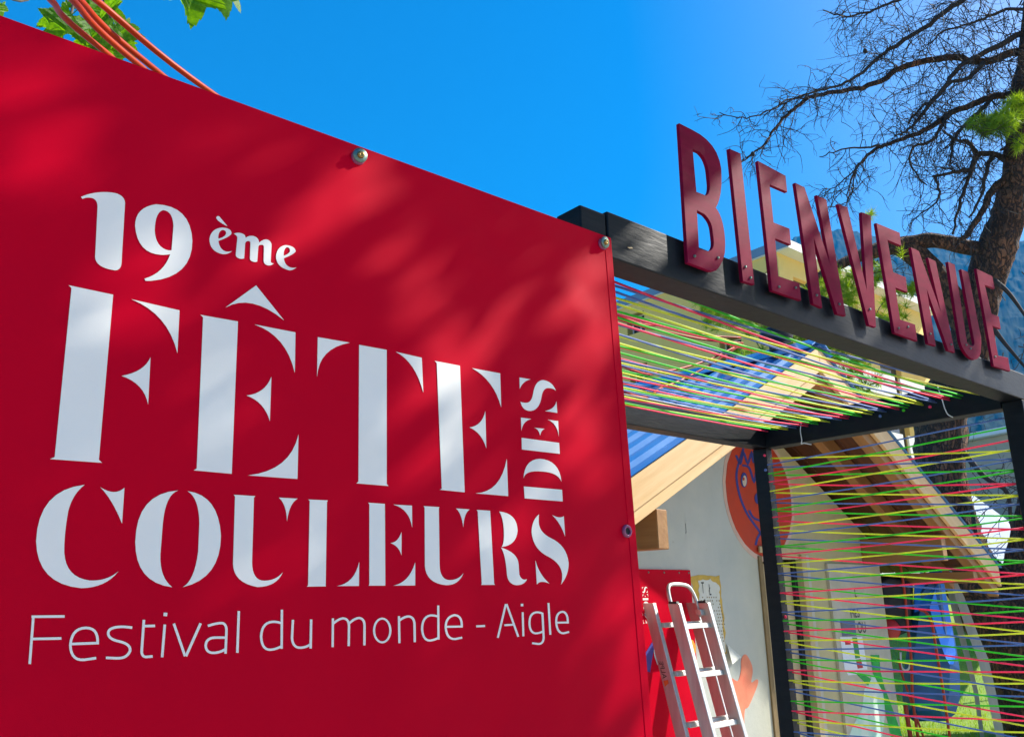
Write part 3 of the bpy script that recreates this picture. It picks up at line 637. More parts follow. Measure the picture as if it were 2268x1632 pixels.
# painted face on the gable
m_orange = mat('orange_mural', (0.50, 0.042, 0.008), 0.8, var=.12, scale=7); m_halo = mat('pale_halo', (0.62, 0.42, 0.32), 0.85, var=.08)
m_bluep = mat('blue_mural_line', (0.03, 0.04, 0.22), 0.8); m_eye = mat('cream_mural', (0.6, 0.5, 0.38), 0.8)
mu = lambda x, z, d: (x, -.003 - d, z)
def disc(cx, cz, r, n_=40): return [(cx + r * math.cos(2 * math.pi * k / n_) * (1 + .012 * math.sin(3 * k)), cz + r * math.sin(2 * math.pi * k / n_)) for k in range(n_)]
mural = build(MB().prism([disc(.24, 2.325, .465)], lambda x, z, d: (x, -.001 - d, z), .001), 'mural_halo', m_halo, hut)
build(MB().prism([disc(.24, 2.325, .43)], lambda x, z, d: (x, -.0025 - d, z), .001), 'mural_disc', m_orange, hut)
ln = MB()
for st in ([(1265, 535), (1215, 700), (1212, 800), (1240, 930), (1285, 1040), (1335, 1120), (1400, 1210), (1440, 1290)], [(1205, 590), (1240, 655), (1265, 570), (1300, 655), (1330, 570), (1345, 640), (1375, 560)],
           [(1310, 1030), (1345, 1090), (1415, 1120)], [(1255, 670), (1310, 690), (1350, 800), (1370, 690)], [(1400, 1210), (1375, 1260), (1362, 1310)]):
    sm = [(p.x, p.y) for p in smoothed([(x, y, 0) for x, y in st], 4)]
    L_, R_ = stroke_strip(sm, 17); strip_mesh(ln, hxy('4', L_), hxy('4', R_), lambda x, z, d: (x, -.0045 - d, z), .001)
build(ln, 'mural_line', m_bluep, hut)
def ell(cx, cy, rx, ry, n_=18): return [(cx + rx * math.cos(2 * math.pi * k / n_), cy + ry * math.sin(2 * math.pi * k / n_)) for k in range(n_)]
build(MB().prism([hxy('4', ell(1268, 788, 26, 60))], lambda x, z, d: (x, -.0062 - d, z), .001), 'mural_line', m_bluep, hut)
build(MB().prism([hxy('4', ell(1270, 795, 17, 44))], lambda x, z, d: (x, -.0078 - d, z), .001), 'mural_eye', m_eye, hut)
build(MB().prism([hxy('4', ell(1262, 780, 7, 14))], lambda x, z, d: (x, -.0094 - d, z), .001), 'mural_pupil', m_orange, hut)
build(MB().prism([hxy('4', ell(1382, 935, 30, 46))], lambda x, z, d: (x, -.0062 - d, z), .001), 'mural_nose', m_bluep, hut)
# orange painted hand and green plant on the walls
build(MB().prism([hxy('5', [(p.x, p.y) for p in smoothed([(x, y, 0) for x, y in ((950, 1000), (985, 965), (1030, 1040), (1040, 1110), (1030, 1190), (1075, 1165), (1080, 1210), (1010, 1380), (975, 1420), (965, 1632), (880, 1632), (875, 1400), (895, 1290), (870, 1160), (920, 1180), (945, 1100))], 4, True)])], lambda x, z, d: (x, -.001 - d, z), .0015), 'painted_hand', mat('orange_hand_paint', (.72, .14, .07), .8, col2=(.80, .30, .16), scale=5), hut)
m_green = mat('green_mural', (.03, .36, .06), .8, var=.3, scale=10); m_cyan = mat('cyan_mural', (.35, .66, .52), .8, col2=(.74, .76, .66), scale=6)
PL = -.0225
for poly, mm, nm in (([(920, 925), (995, 925), (1005, 1060), (1040, 1200), (1090, 1330), (1200, 1640), (1100, 1640), (1050, 1420), (1030, 1250), (940, 1080)], m_green, 'green_stem'), ([(800, 1090), (860, 1090), (925, 1130), (900, 1190), (850, 1140)], m_green, 'green_leaf'),
                     ([(935, 1100), (1010, 1105), (1035, 1250), (1045, 1450), (1020, 1640), (730, 1640), (760, 1560), (850, 1380), (870, 1220)], m_cyan, 'cyan_petal')):
    build(MB().prism([hxy('7', poly, PL)], lambda x, z, d: (x, PL - d - (.0015 if 'green' in nm else 0), z), .0012), nm, mm, hut)
# notices pinned on the white panel
m_paper = mat('white_paper', (.74, .76, .78), .8); m_photo = mat('dark_photo', (.03, .035, .05), .4, col2=(.05, .12, .25), scale=8); m_pgreen = mat('print_green', (.05, .28, .05), .7); m_pred = mat('print_red', (.5, .03, .03), .7)
def card(zn, poly, mm, nm, ly, parent, t=.0015): return build(MB().prism([hxy(zn, poly, ly)], lambda x, z, d: (x, ly - d, z), t), nm, mm, parent)
card('7', [(660, 620), (785, 625), (800, 760), (678, 765)], m_photo, 'pinned_photo', PL - .001, hut)
fl = card('7', [(660, 770), (850, 768), (895, 1050), (700, 1060)], m_paper, 'pinned_notice', PL - .001, hut)
card('7', [(765, 775), (805, 775), (832, 950), (792, 955)], m_pgreen, 'green_block', PL - .003, fl); card('7', [(797, 965), (838, 960), (858, 1035), (812, 1042)], m_pred, 'red_block', PL - .003, fl)
card('7', [(700, 795), (748, 795), (752, 835), (706, 838)], m_pred, 'red_block', PL - .003, fl)
card('7', [(712, 1062), (800, 1060), (815, 1090), (730, 1100)], m_paper, 'pinned_notice', PL - .001, hut)
def text_loops(txt, size):
    cu = bpy.data.curves.new('t', 'FONT'); cu.body = txt; cu.size = size; cu.resolution_u = 3
    ob = bpy.data.objects.new('t', cu); COL.objects.link(ob); dg = bpy.context.evaluated_depsgraph_get()
    me = bpy.data.meshes.new_from_object(ob.evaluated_get(dg)); vs = [v.co.copy() for v in me.vertices]; fs = [tuple(p.vertices) for p in me.polygons]
    bpy.data.objects.remove(ob); bpy.data.curves.remove(cu); bpy.data.meshes.remove(me); return vs, fs
def wall_text(txt, zn, x, y, size, ly, parent, mt=None, rot=0.0, sx=1.0):
    vs, fs = text_loops(txt, size); o = hw(zn, x, y, ly); c, s_ = math.cos(rot), math.sin(rot)
    mb = MB().add([(o.x + (v.x * sx * c - v.y * s_), ly - .0008, o.z + (v.x * sx * s_ + v.y * c)) for v in vs], fs)
    return build(mb, 'lettering', mt or m_ink, parent)
wall_text('L', '7', 788, 430, .10, PL - .001, hut, sx=.8); wall_text('MES', '7', 752, 605, .10, PL - .001, hut, sx=.9); wall_text('OU', '7', 815, 738, .12, PL - .001, hut, sx=.8)
# peeling poster with stencilled letters
m_old = mat('old_paper', (.60, .60, .50), .85, col2=(.66, .67, .60), scale=14); m_ochre = mat('ochre_glue', (.55, .36, .06), .85, var=.2, scale=12)
rnd = random.Random(8)
def ragged(poly, amp, n_=7):
    out = []
    for i, (x, y) in enumerate(poly):
        x2, y2 = poly[(i + 1) % len(poly)]
        for k in range(n_): t = k / n_; out.append((x + (x2 - x) * t + rnd.uniform(-amp, amp), y + (y2 - y) * t + rnd.uniform(-amp, amp)))
    return out
card('5', ragged([(538, 330), (782, 332), (800, 560), (830, 960), (620, 930), (600, 640)], 9), m_ochre, 'glue_patch', -.0008, hut, .0008)
card('5', ragged([(606, 372), (700, 360), (770, 420), (782, 560), (824, 955), (640, 930), (612, 640)], 8), m_old, 'peeling_poster', -.0022, hut, .0008)
for ch, x, y, sz in (('T', 632, 472, .10), ('Ł', 692, 488, .10), ('S', 652, 612, .10), ('L', 718, 788, .10), ('S', 738, 925, .10)):
    wall_text(ch, '5', x, y, sz, -.0032, hut, sx=.52)
for row in range(14):
    mbx = MB()
    for k in range(9):
        if rnd.random() < .75:
            x = 618 + k * 18 + row * 6; y = 500 + row * 27
            if x < 812: mbx.prism([hxy('5', [(x, y), (x + 7, y), (x + 7, y + 11), (x, y + 11)], -.0032)], lambda a, z, d: (a, -.0032 - d, z), .0004)
    if mbx.f: build(mbx, 'small_print', m_jamb, hut)
wall_text('J', '4', 805, 1195, .07, -.001, hut, sx=.6)
build(MB().add([hw('5', 835, 880, -.003), hw('5', 950, 985, -.003), hw('5', 880, 1045, -.05)], [(0, 1, 2)]), 'torn_flap', m_old, hut)

# ------------------------------------------------------------------ red board leaning on the hut wall, printed like the banner
bp = hutpoint(-.95, -.05, 0)
board = thing('red_board', 'smaller red festival board on the hut wall behind the ladder', 'board', bp, rz=HA, local=True)
BX = hut_loc - bp; bx_off = Vector((BX.dot(HU), BX.dot(HW), 0))
def tb(v): return Vector(v) + bx_off
bl, br_ = -1.95, -.682
build(MB().add([tb(v) for v in [(bl, -.012, .45), (br_, -.012, .45), (br_, -.012, 1.797), (bl, -.012, 1.80), (bl, -.002, .45), (br_, -.002, .45), (br_, -.002, 1.797), (bl, -.002, 1.80)]],
               [(0, 1, 2, 3), (7, 6, 5, 4), (0, 4, 5, 1), (1, 5, 6, 2), (2, 6, 7, 3), (3, 7, 4, 0)]), 'panel', m_red, board)
a_ = hw('5', 150, 420, -.013); s0 = PRINT[9][0][0]
des_top = max(p[1] for st in PRINT[9:12] for lp in st for p in lp[0]); des_l = min(p[0] for st in PRINT[9:12] for lp in st for p in lp[0])
for idx in (8, 9, 10, 11, 17, 18, 19):
    mb = MB()
    for loops in PRINT[idx]:
        mb.prism([[(a_.x + (x - des_l) * .46, a_.z + (z - des_top) * .46) for x, z in l] for l in loops], lambda x, z, d: tb((x, -.0135 + d, z)), .0008)
    build(mb, 'printed_letter', m_white, board)
for poly, colr in (([(500, 830), (560, 850), (585, 900), (575, 1080), (520, 1090), (510, 980)], (.75, .32, .02)), ([(560, 940), (585, 960), (585, 1090), (565, 1080)], (.6, .02, .12)), ([(180, 950), (235, 860), (250, 900), (230, 1010), (215, 1110), (190, 1100)], (.05, .03, .28)),
                   ([(240, 900), (290, 1000), (275, 1050), (250, 980)], (.5, .6, .62)), ([(170, 640), (215, 640), (200, 690)], (.04, .05, .25)), ([(520, 1090), (620, 1080), (650, 1130), (560, 1150)], (.66, .62, .5))):
    build(MB().prism([hxy('5', poly, -.0135)], lambda x, z, d: tb((x, -.0135 - d, z)), .001), 'printed_shape', mat('print_colour', colr, .6), board)
tack = MB().lathe([(.006, 0), (.005, .003), (.0001, .004)], 8).mesh('tack', m_zinc, None, True)
for x in (-1.1, -.95, -.80, -.70): put(tack, 'tack', Matrix.Translation(tb((x, -.012, 1.78))) @ FACE, board)

# ------------------------------------------------------------------ aluminium ladder leaning on the board
lp = hutpoint(-.95, -.55, 0)
lad = thing('aluminium_ladder', 'silver aluminium extension ladder with hoop top leaning against the hut', 'ladder', lp, rz=HA, local=True)
LX = hut_loc - lp; l_off = Vector((LX.dot(HU), LX.dot(HW), 0))
def lean(x, z, back): return Vector((x, -.16 - .25 * (1.62 - z) + back, z)) + l_off
def stile(x, w, back, z0, z1, dep):
    b_ = [lean(x - w / 2, z0, back), lean(x + w / 2, z0, back), lean(x + w / 2, z0, back + dep), lean(x - w / 2, z0, back + dep)]
    t_ = [lean(x - w / 2, z1, back), lean(x + w / 2, z1, back), lean(x + w / 2, z1, back + dep), lean(x - w / 2, z1, back + dep)]
    return bevel(build(MB().hexa(b_, t_), 'stile', m_alu, lad), .003, 2)
XA, XB = -1.085, -.80
for x, bk, zt_ in ((XA, -.035, 1.60), (XB, -.035, 1.60)):
    st = stile(x, .030, bk - .015, .385, zt_, .078)
    build(MB().hexa([lean(x - .013, zt_ - .004, bk - .002), lean(x + .013, zt_ - .004, bk - .002), lean(x + .013, zt_ - .004, bk + .057), lean(x - .013, zt_ - .004, bk + .057)],
                    [lean(x - .011, zt_ + .012, bk), lean(x + .011, zt_ + .012, bk), lean(x + .011, zt_ + .012, bk + .055), lean(x - .011, zt_ + .012, bk + .055)]), 'end_cap', m_dark, st)
rear = [stile(XA - .085, .030, .066, .385, 1.605, .075), stile(XB + .045, .030, .066, .385, 1.60, .075)]
for k in range(6):
    z = 1.475 - .258 * k
    if z > .42:
        bevel(build(MB().hexa([lean(XA, z - .015, -.028), lean(XB, z - .015, -.028), lean(XB, z - .015, .006), lean(XA, z - .015, .006)], [lean(XA, z + .013, -.028), lean(XB, z + .013, -.028), lean(XB, z + .013, .006), lean(XA, z + .013, .006)]), 'rung', m_alu, lad), .003, 1)
        bevel(build(MB().hexa([lean(XA - .07, z - .005, .045), lean(XB + .045, z - .005, .045), lean(XB + .045, z - .005, .075), lean(XA - .07, z - .005, .075)], [lean(XA - .07, z + .022, .045), lean(XB + .045, z + .022, .045), lean(XB + .045, z + .022, .075), lean(XA - .07, z + .022, .075)]), 'rung', m_alu, lad), .003, 1)
        for x in (XA - .0115,): build(MB().hexa([lean(x - .002, z - .018, -.02), lean(x, z - .018, -.02), lean(x, z - .018, .004), lean(x - .002, z - .018, .004)], [lean(x - .002, z + .016, -.02), lean(x, z + .016, -.02), lean(x, z + .016, .004), lean(x - .002, z + .016, .004)]), 'rung_plug', m_dark, lad)
hoop = [lean(XA + .02, 1.52, .03), lean(XA + .02, 1.64, .03), lean(XA + .035, 1.69, .03), lean(XA + .075, 1.708, .03), lean(XB - .10, 1.706, .03), lean(XB - .04, 1.685, .03), lean(XB - .012, 1.62, .03), lean(XB - .012, 1.52, .03)]
build(MB().tube(smoothed(hoop, 5), .012, 8), 'hoop', m_alu, lad, True)
bevel(build(MB().hexa([lean(XB - .05, 1.53, -.01), lean(XB + .01, 1.53, -.01), lean(XB + .01, 1.53, .03), lean(XB - .05, 1.53, .03)], [lean(XB - .05, 1.565, -.01), lean(XB + .01, 1.565, -.01), lean(XB + .01, 1.565, .03), lean(XB - .05, 1.565, .03)]), 'latch', m_alu, lad), .003, 1)
vs, fs = text_loops('ALPE', .045)
def on_stile(x, y): return lean(XA - .085 - .0165, 1.20 + x * .95, .066 + .062 - y)
build(MB().add([on_stile(v.x, v.y) for v in vs], fs), 'maker_lettering', m_ink, rear[0])
build(MB().add([on_stile(-.045, 0), on_stile(-.012, 0), on_stile(-.005, .034), on_stile(-.022, .034)], [(0, 1, 2, 3)]), 'maker_mark', mat('maker_orange', (.7, .12, .02), .6), rear[0])

# ------------------------------------------------------------------ blue boat standing on end beside the hut, with red straps
BD = 10.0
m_boat_lit = mat('sunlit_blue_hull', (.01, .17, .80), .35, col2=(.015, .22, .86), scale=3, spec=.6, bump=.04); m_boatd = mat('dark_blue_deck', (.008, .10, .30), .45, var=.2, scale=4)  # brighter blue has the sunlight on the hull side put into its colour
bc = at(2062, 1600, BD); bc.z = 0
boat = thing('blue_boat', 'blue plastic boat hull standing upright beside the hut corner', 'boat', bc)
def b7(x, y, dd=0): return at(*zp('7', x, y), BD + dd)
out = [(1530, 175), (1560, 330), (1600, 560), (1650, 800), (1690, 1050), (1692, 1290), (1655, 1430), (1570, 1492), (1290, 1497), (1225, 1425), (1195, 1290), (1215, 1000), (1270, 700), (1290, 480), (1300, 300), (1420, 215)]
inn = [(1505, 260), (1510, 380), (1545, 600), (1580, 800), (1605, 1000), (1600, 1260), (1570, 1370), (1520, 1400), (1330, 1405), (1290, 1370), (1280, 1270), (1290, 1000), (1320, 750), (1345, 560), (1360, 400), (1440, 300)]
hb = MB(); n_ = len(out)
hb.v = [b7(x, y, .30) for x, y in out] + [b7(x, y, .02) for x, y in out] + [b7(x, y, -.10) for x, y in inn]
for L_ in (0, 1):
    for i in range(n_): j = (i + 1) % n_; hb.f.append((L_ * n_ + i, L_ * n_ + j, (L_ + 1) * n_ + j, (L_ + 1) * n_ + i))
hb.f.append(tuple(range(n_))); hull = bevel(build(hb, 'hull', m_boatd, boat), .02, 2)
dk = MB(); mid = [(1490, 400), (1455, 560), (1440, 900), (1440, 1300)]
dk.v = [b7(x, y, -.10) for x, y in inn]; dk.f.append(tuple(range(n_)))
build(dk, 'deck', m_boatd, boat)
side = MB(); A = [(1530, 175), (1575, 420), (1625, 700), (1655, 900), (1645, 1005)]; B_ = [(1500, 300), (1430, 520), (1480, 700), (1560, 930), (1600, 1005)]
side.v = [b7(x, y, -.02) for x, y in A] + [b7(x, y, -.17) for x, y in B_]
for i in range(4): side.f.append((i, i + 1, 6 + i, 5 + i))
build(side, 'lit_side', m_boat_lit, boat)
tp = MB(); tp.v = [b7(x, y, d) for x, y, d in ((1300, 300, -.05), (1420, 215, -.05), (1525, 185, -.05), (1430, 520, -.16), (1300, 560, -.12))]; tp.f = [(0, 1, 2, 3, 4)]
build(tp, 'bow_panel', m_boat_lit, boat)
m_strap = mat('red_strap', (.38, .035, .012), .6, var=.15, scale=30)
for pts, rr in (([(1160, 60), (1210, 350), (1240, 650), (1275, 1000), (1285, 1300), (1335, 1660)], .014), ([(1340, 535), (1400, 560), (1450, 660), (1490, 900), (1550, 1250), (1605, 1640)], .014), ([(1165, 960), (1190, 1080), (1230, 1200), (1290, 1380), (1385, 1650)], .011), ([(1220, 1350), (1245, 1500), (1270, 1660)], .022)):
    build(MB().tube(smoothed([b7(x, y, -.22) for x, y in pts], 5), rr, 8), 'strap', m_strap, boat, True)
# black bag with a red lid hanging at the corner
bgl = at(*zp('7', 1120, 700), 9.3); bgl.z = 0
m_bag = mat('black_bag', (.012, .013, .016), .6, col2=(.03, .03, .04), scale=7, bump=.4, bscale=12)
bag = thing('hanging_bag', 'black bag with a red lid hanging at the hut corner beside the blue boat', 'bag', at(*zp('7', 1120, 760), 9.3))
sides = []
loop = [(980, 260), (1060, 230), (1200, 250), (1290, 300), (1290, 520), (1270, 720), (1150, 770), (1030, 740), (1000, 500)]
bb = MB(); nl = len(loop); bb.v = [at(*zp('7', x, y), 9.45) for x, y in loop] + [at(*zp('7', x, y), 9.2) for x, y in [(1140 + (x - 1140) * .85, 500 + (y - 500) * .9) for x, y in loop]]
for i in range(nl): j = (i + 1) % nl; bb.f.append((i, j, nl + j, nl + i))
bb.f += [tuple(range(nl)), tuple(range(nl, 2 * nl))]
bevel(build(bb, 'bag_body', m_bag, bag), .03, 3)
rl = MB(); c0 = at(*zp('7', 1085, 705), 9.15); fw = (CAM - c0).normalized(); q_ = fw.to_track_quat('Z', 'Y').to_matrix().to_4x4()
rl.lathe([(.10, -.03), (.10, .0), (.085, .012), (.0001, .015)], 18, Matrix.Translation(c0) @ q_); build(rl, 'red_lid', mat('red_plastic', (.45, .02, .015), .4), bag, True)
build(MB().tube(smoothed([at(*zp('7', x, y), 9.2) for x, y in ((1180, 900), (1185, 1010), (1215, 1055), (1250, 1045), (1265, 1000))], 4), .010, 6), 'white_cord', m_tie, bag, True)
# pale timber A-frame on the lawn
m_pale = mat('weathered_pale_wood', (.42, .41, .36), .8, col2=(.52, .50, .44), scale=6, stretch=(3, 3, .5))
af = at(*zp('7', 1850, 1632), 10.3); af.z = 0
afr = thing('timber_trestle', 'pale weathered timber trestle standing on the lawn beside the blue boat', 'trestle', af)
def leg(pts, ws, dd):
    mb = MB(); ring_ = []
    for (x, y), w_ in zip(pts, ws):
        ring_.append([at(*zp('7', x - w_, y), 10.3 + dd), at(*zp('7', x + w_, y), 10.3 + dd), at(*zp('7', x + w_, y), 10.38 + dd), at(*zp('7', x - w_, y), 10.38 + dd)])
    for a, b2 in zip(ring_, ring_[1:]): mb.hexa(a, b2)
    return build(mb, 'leg', m_pale, afr)
leg([(1560, 175), (1625, 430), (1690, 700), (1760, 960), (1830, 1250), (1890, 1680)], [16, 30, 30, 24, 20, 18], .06)
leg([(1585, 175), (1690, 430), (1800, 740), (1890, 960), (1960, 1250), (2050, 1680)], [22, 40, 44, 46, 42, 36], -.06)

# ------------------------------------------------------------------ leaning pine with bare branches
TD = 9.5; PXM = TD / F
pine = thing('pine_tree', 'leaning pine with reddish bark and bare twisted branches behind the lettering', 'tree', Vector((at(2365, 1680, TD).x, at(2365, 1680, TD).y, 0)))
def bark_tube(pts, n_sub=6, sides=10, rough=.10, seed=0, name='trunk'):
    P = smoothed([(*at(x, y, d), ) for x, y, d, r_px in pts], n_sub); Rr = smoothed([(p[3], 0, 0) for p in pts], n_sub)
    mb = MB(); mb.tube(P, [max(.004, q.x * PXM) for q in Rr], sides)
    for i, v in enumerate(mb.v):
        ax = P[min(len(P) - 1, i // sides)]; d = v - ax
        mb.v[i] = ax + d * (1 + rough * noise.noise(v * 9 + Vector((seed, 0, 0))) + rough * .6 * noise.noise(v * 25))
    return build(mb, name, m_bark, pine, True), P, [q.x * PXM for q in Rr]
bark_tube([(2300, -120, 9.3, 18), (2282, 120, 9.35, 22), (2264, 300, 9.4, 26), (2246, 430, 9.45, 30), (2215, 530, 9.5, 35), (2190, 600, 9.5, 36), (2165, 690, 9.5, 36), (2146, 790, 9.5, 40), (2105, 870, 9.5, 44), (2083, 930, 9.5, 47), (2086, 1065, 9.5, 45), (2116, 1190, 9.5, 48), (2168, 1310, 9.5, 56), (2258, 1430, 9.5, 70), (2312, 1520, 9.5, 82), (2355, 1632, 9.5, 96), (2375, 1730, 9.5, 112)], 8, 20, .14)
bark_tube([(2330, 1560, 9.4, 60), (2280, 1400, 9.45, 60), (2278, 1270, 9.5, 42), (2325, 1050, 9.6, 40), (2400, 700, 9.8, 36)], 6, 14, .14, 3)
bark_tube([(2150, 745, 9.5, 26), (2095, 640, 9.4, 24), (2045, 580, 9.3, 24), (1990, 545, 9.2, 20), (1930, 558, 9.0, 14), (1862, 585, 8.8, 10), (1800, 625, 8.6, 8), (1745, 700, 8.4, 8), (1700, 760, 8.3, 6)], 5, 10, .14, 5, 'limb')
bark_tube([(2200, 560, 9.5, 16), (2130, 545, 9.4, 15), (2060, 533, 9.3, 16), (1990, 545, 9.2, 18)], 5, 10, .12, 6, 'limb')
def sp(*p): return [(*zp('s', x, y), ) for x, y in p]
BR = [  # branch polylines (picture positions), start / end distance, start / end radius in px
 (sp((2160, 290), (2040, 310), (1880, 365), (1700, 335), (1500, 365), (1390, 400), (1280, 470), (1130, 525), (970, 545), (860, 572), (770, 640), (700, 700), (655, 760), (600, 840), (530, 900), (470, 945)), 9.4, 8.3, 9, 1.2),
 (sp((860, 572), (750, 578), (640, 640), (520, 685), (430, 680), (340, 665)), 8.6, 8.3, 2.2, 1.0),
 (sp((2160, 180), (2040, 230), (1900, 300), (1740, 390), (1640, 520), (1540, 640), (1440, 760), (1390, 790)), 9.4, 8.7, 7, 2),
 (sp((1850, -60), (1750, 5), (1640, 80), (1540, 160), (1440, 220), (1340, 285), (1260, 345), (1150, 440), (1050, 490), (920, 530), (800, 560), (720, 600), (670, 625)), 9.2, 8.3, 6, 1.2),
 (sp((2100, 555), (1960, 560), (1850, 600), (1700, 655), (1600, 720), (1500, 780), (1380, 820), (1280, 855), (1200, 910), (1140, 980), (1100, 1060), (1080, 1160)), 9.4, 8.5, 8, 1.2),
 (sp((1280, 855), (1200, 858), (1100, 865), (1000, 890), (920, 915)), 8.7, 8.5, 2.6, 1),
 (sp((2050, 960), (1930, 900), (1840, 905), (1800, 985), (1700, 1005), (1590, 1030)), 9.4, 9.0, 7, 3),
 (sp((2060, 1010), (1930, 1110), (1880, 1220), (1800, 1350), (1745, 1400)), 9.4, 9.0, 9, 4),
 (sp((1420, -20), (1330, 20), (1250, 50), (1180, 80), (1090, 98), (1030, 90), (945, 67)), 8.9, 8.6, 3.4, 1.4),
 (sp((2130, 380), (2085, 450), (2085, 560)), 9.4, 9.4, 12, 10),
 (sp((1930, 560), (1870, 640), (1800, 700), (1740, 760), (1690, 880), (1690, 960)), 9.3, 9.0, 5, 2),
 (sp((1840, 905), (1790, 830), (1730, 820), (1640, 760)), 9.3, 9.0, 5, 2),
 (sp((1700, 655), (1640, 720), (1580, 820), (1470, 860), (1450, 930), (1480, 1010), (1550, 1080)), 9.1, 8.8, 4, 1.2),
 (sp((1880, 365), (1800, 450), (1700, 480), (1560, 600), (1500, 640), (1440, 720)), 9.2, 8.8, 5, 2),
 (sp((1840, 905), (1800, 1010), (1760, 1130), (1720, 1260), (1700, 1370)), 9.3, 9.1, 4.5, 2),
 (sp((1930, 900), (1890, 1010), (1870, 1130), (1800, 1270)), 9.3, 9.1, 4.5, 2),
 (sp((2160, 60), (2000, 60), (1880, 110), (1760, 150), (1640, 190), (1560, 260)), 9.3, 9.0, 4, 1.5),
 (sp((1590, 1030), (1620, 1120), (1590, 1190), (1500, 1250)), 9.0, 8.9, 3.2, 1.2),
 (sp((2160, 700), (2060, 800), (1980, 880)), 9.4, 9.3, 5, 3),
 (sp((1140, 980), (1060, 1050), (1000, 1100), (940, 1100)), 8.6, 8.5, 1.6, .9),
 (sp((1200, 910), (1130, 1000), (1110, 1120), (1060, 1190), (960, 1210)), 8.6, 8.5, 1.8, .9)]
tw = MB(); rnd = random.Random(21)
def twig(p, d, length, r0, lev):
    n_ = 6 if lev < 2 else 4; pts = [Vector(p)]; d = d.normalized(); curl = Vector((rnd.gauss(0, .28), rnd.gauss(0, .28), rnd.gauss(0, .24)))
    for k in range(n_):
        d = (d + curl * .55 + Vector((rnd.gauss(0, .16), rnd.gauss(0, .16), -.10 + rnd.gauss(0, .14)))).normalized()
        pts.append(pts[-1] + d * length / n_)
        if lev < 2 and k > 0 and rnd.random() < (.62 if lev == 0 else .42):
            side_ = (d + Vector((rnd.gauss(0, .8), rnd.gauss(0, .8), rnd.gauss(0, .8)))).normalized()
            twig(pts[-1], side_, length * rnd.uniform(.35, .7), r0 * .7, lev + 1)
    tw.tube(pts, [r0 * 1.3 * (1 - .55 * k / n_) for k in range(n_ + 1)], 3, False)
for bi, (pts, d0, d1, r0, r1) in enumerate(BR):
    n_ = len(pts); P = smoothed([at(x, y, d0 + (d1 - d0) * i / (n_ - 1)) for i, (x, y) in enumerate(pts)], 4); N_ = len(P)
    jit = [Vector((rnd.gauss(0, 1), rnd.gauss(0, 1), rnd.gauss(0, 1))) * .006 for _ in P]
    P = [p + j for p, j in zip(P, jit)]
    build(MB().tube(P, [(r0 + (r1 - r0) * i / (N_ - 1)) * PXM for i in range(N_)], 6), 'branch', m_twig if r0 < 8 else m_bark, pine, True)
    for i in range(2, N_ - 1):
        tdir = (P[i + 1] - P[i - 1]).normalized(); t = i / N_
        for _ in range(2 if r0 > 3 else 1):
            if rnd.random() < .62:
                dirv = tdir * rnd.uniform(.1, .9) + Vector((rnd.gauss(0, .5), rnd.gauss(0, .5), rnd.gauss(-.1, .7)))
                twig(P[i], dirv, rnd.uniform(.18, .62) * (1 - .35 * t), .0042, 0 if rnd.random() < .8 else 1)
# dense tangle near the trunk
for k in range(110):
    x, y = rnd.uniform(1480, 2110), rnd.uniform(-40, 900)
    p = at(*zp('s', x, y), rnd.uniform(8.9, 9.6)); twig(p, Vector((rnd.gauss(-.4, .6), rnd.gauss(0, .6), rnd.gauss(-.1, .7))), rnd.uniform(.3, .8), .0045, 0)
# twigs hanging round the lower limb and by the right edge
for k in range(46):
    x, y = rnd.choice([(rnd.uniform(1560, 2000), rnd.uniform(590, 760)), (rnd.uniform(2180, 2268), rnd.uniform(600, 900)), (rnd.uniform(2130, 2268), rnd.uniform(960, 1180))])
    twig(at(x, y, rnd.uniform(8.4, 9.4)), Vector((rnd.gauss(0, .6), rnd.gauss(0, .6), rnd.gauss(-.1, .6))), rnd.uniform(.25, .6), .0042, 0)
for pts in ([(2200, 620), (2235, 650), (2285, 720)], [(2195, 720), (2225, 760), (2285, 830)], [(2133, 1000), (2180, 1055), (2230, 1090), (2240, 1160), (2262, 1240)], [(2120, 1090), (2150, 1120), (2170, 1200), (2240, 1270)]):
    P = smoothed([at(x, y, 9.3) for x, y in pts], 5); build(MB().tube(P, [.03 - .02 * i / len(P) for i in range(len(P))], 6), 'branch', m_twig, pine, True)
build(tw, 'twigs', m_twig, pine, kind='stuff')
# needle tufts
nd = MB(); rnd = random.Random(4)
def tuft(p, d, n_=58, ln_=.10):
    d = d.normalized()
    for k in range(n_):
        v = (d * rnd.uniform(.15, 1.0) + Vector((rnd.gauss(0, .6), rnd.gauss(0, .6), rnd.gauss(0, .6)))).normalized(); L_ = ln_ * rnd.uniform(.7, 1.2)
        o = p + d * rnd.uniform(-.05, .03); sd_ = v.cross(Vector((rnd.random() - .5, rnd.random() - .5, rnd.random() - .5))).normalized() * .0034
        nd.add([o - sd_, o + sd_, o + v * L_], [(0, 1, 2)])
def tufts(cx, cy, rx, ry, cnt, dist):
    for k in range(int(cnt * 1.7)):
        a, q = rnd.random() * 6.283, math.sqrt(rnd.random()); tuft(at(cx + rx * q * math.cos(a), cy + ry * q * math.sin(a), dist + rnd.gauss(0, .22)), Vector((rnd.gauss(-.2, .6), rnd.gauss(0, .6), rnd.gauss(.2, .5))))
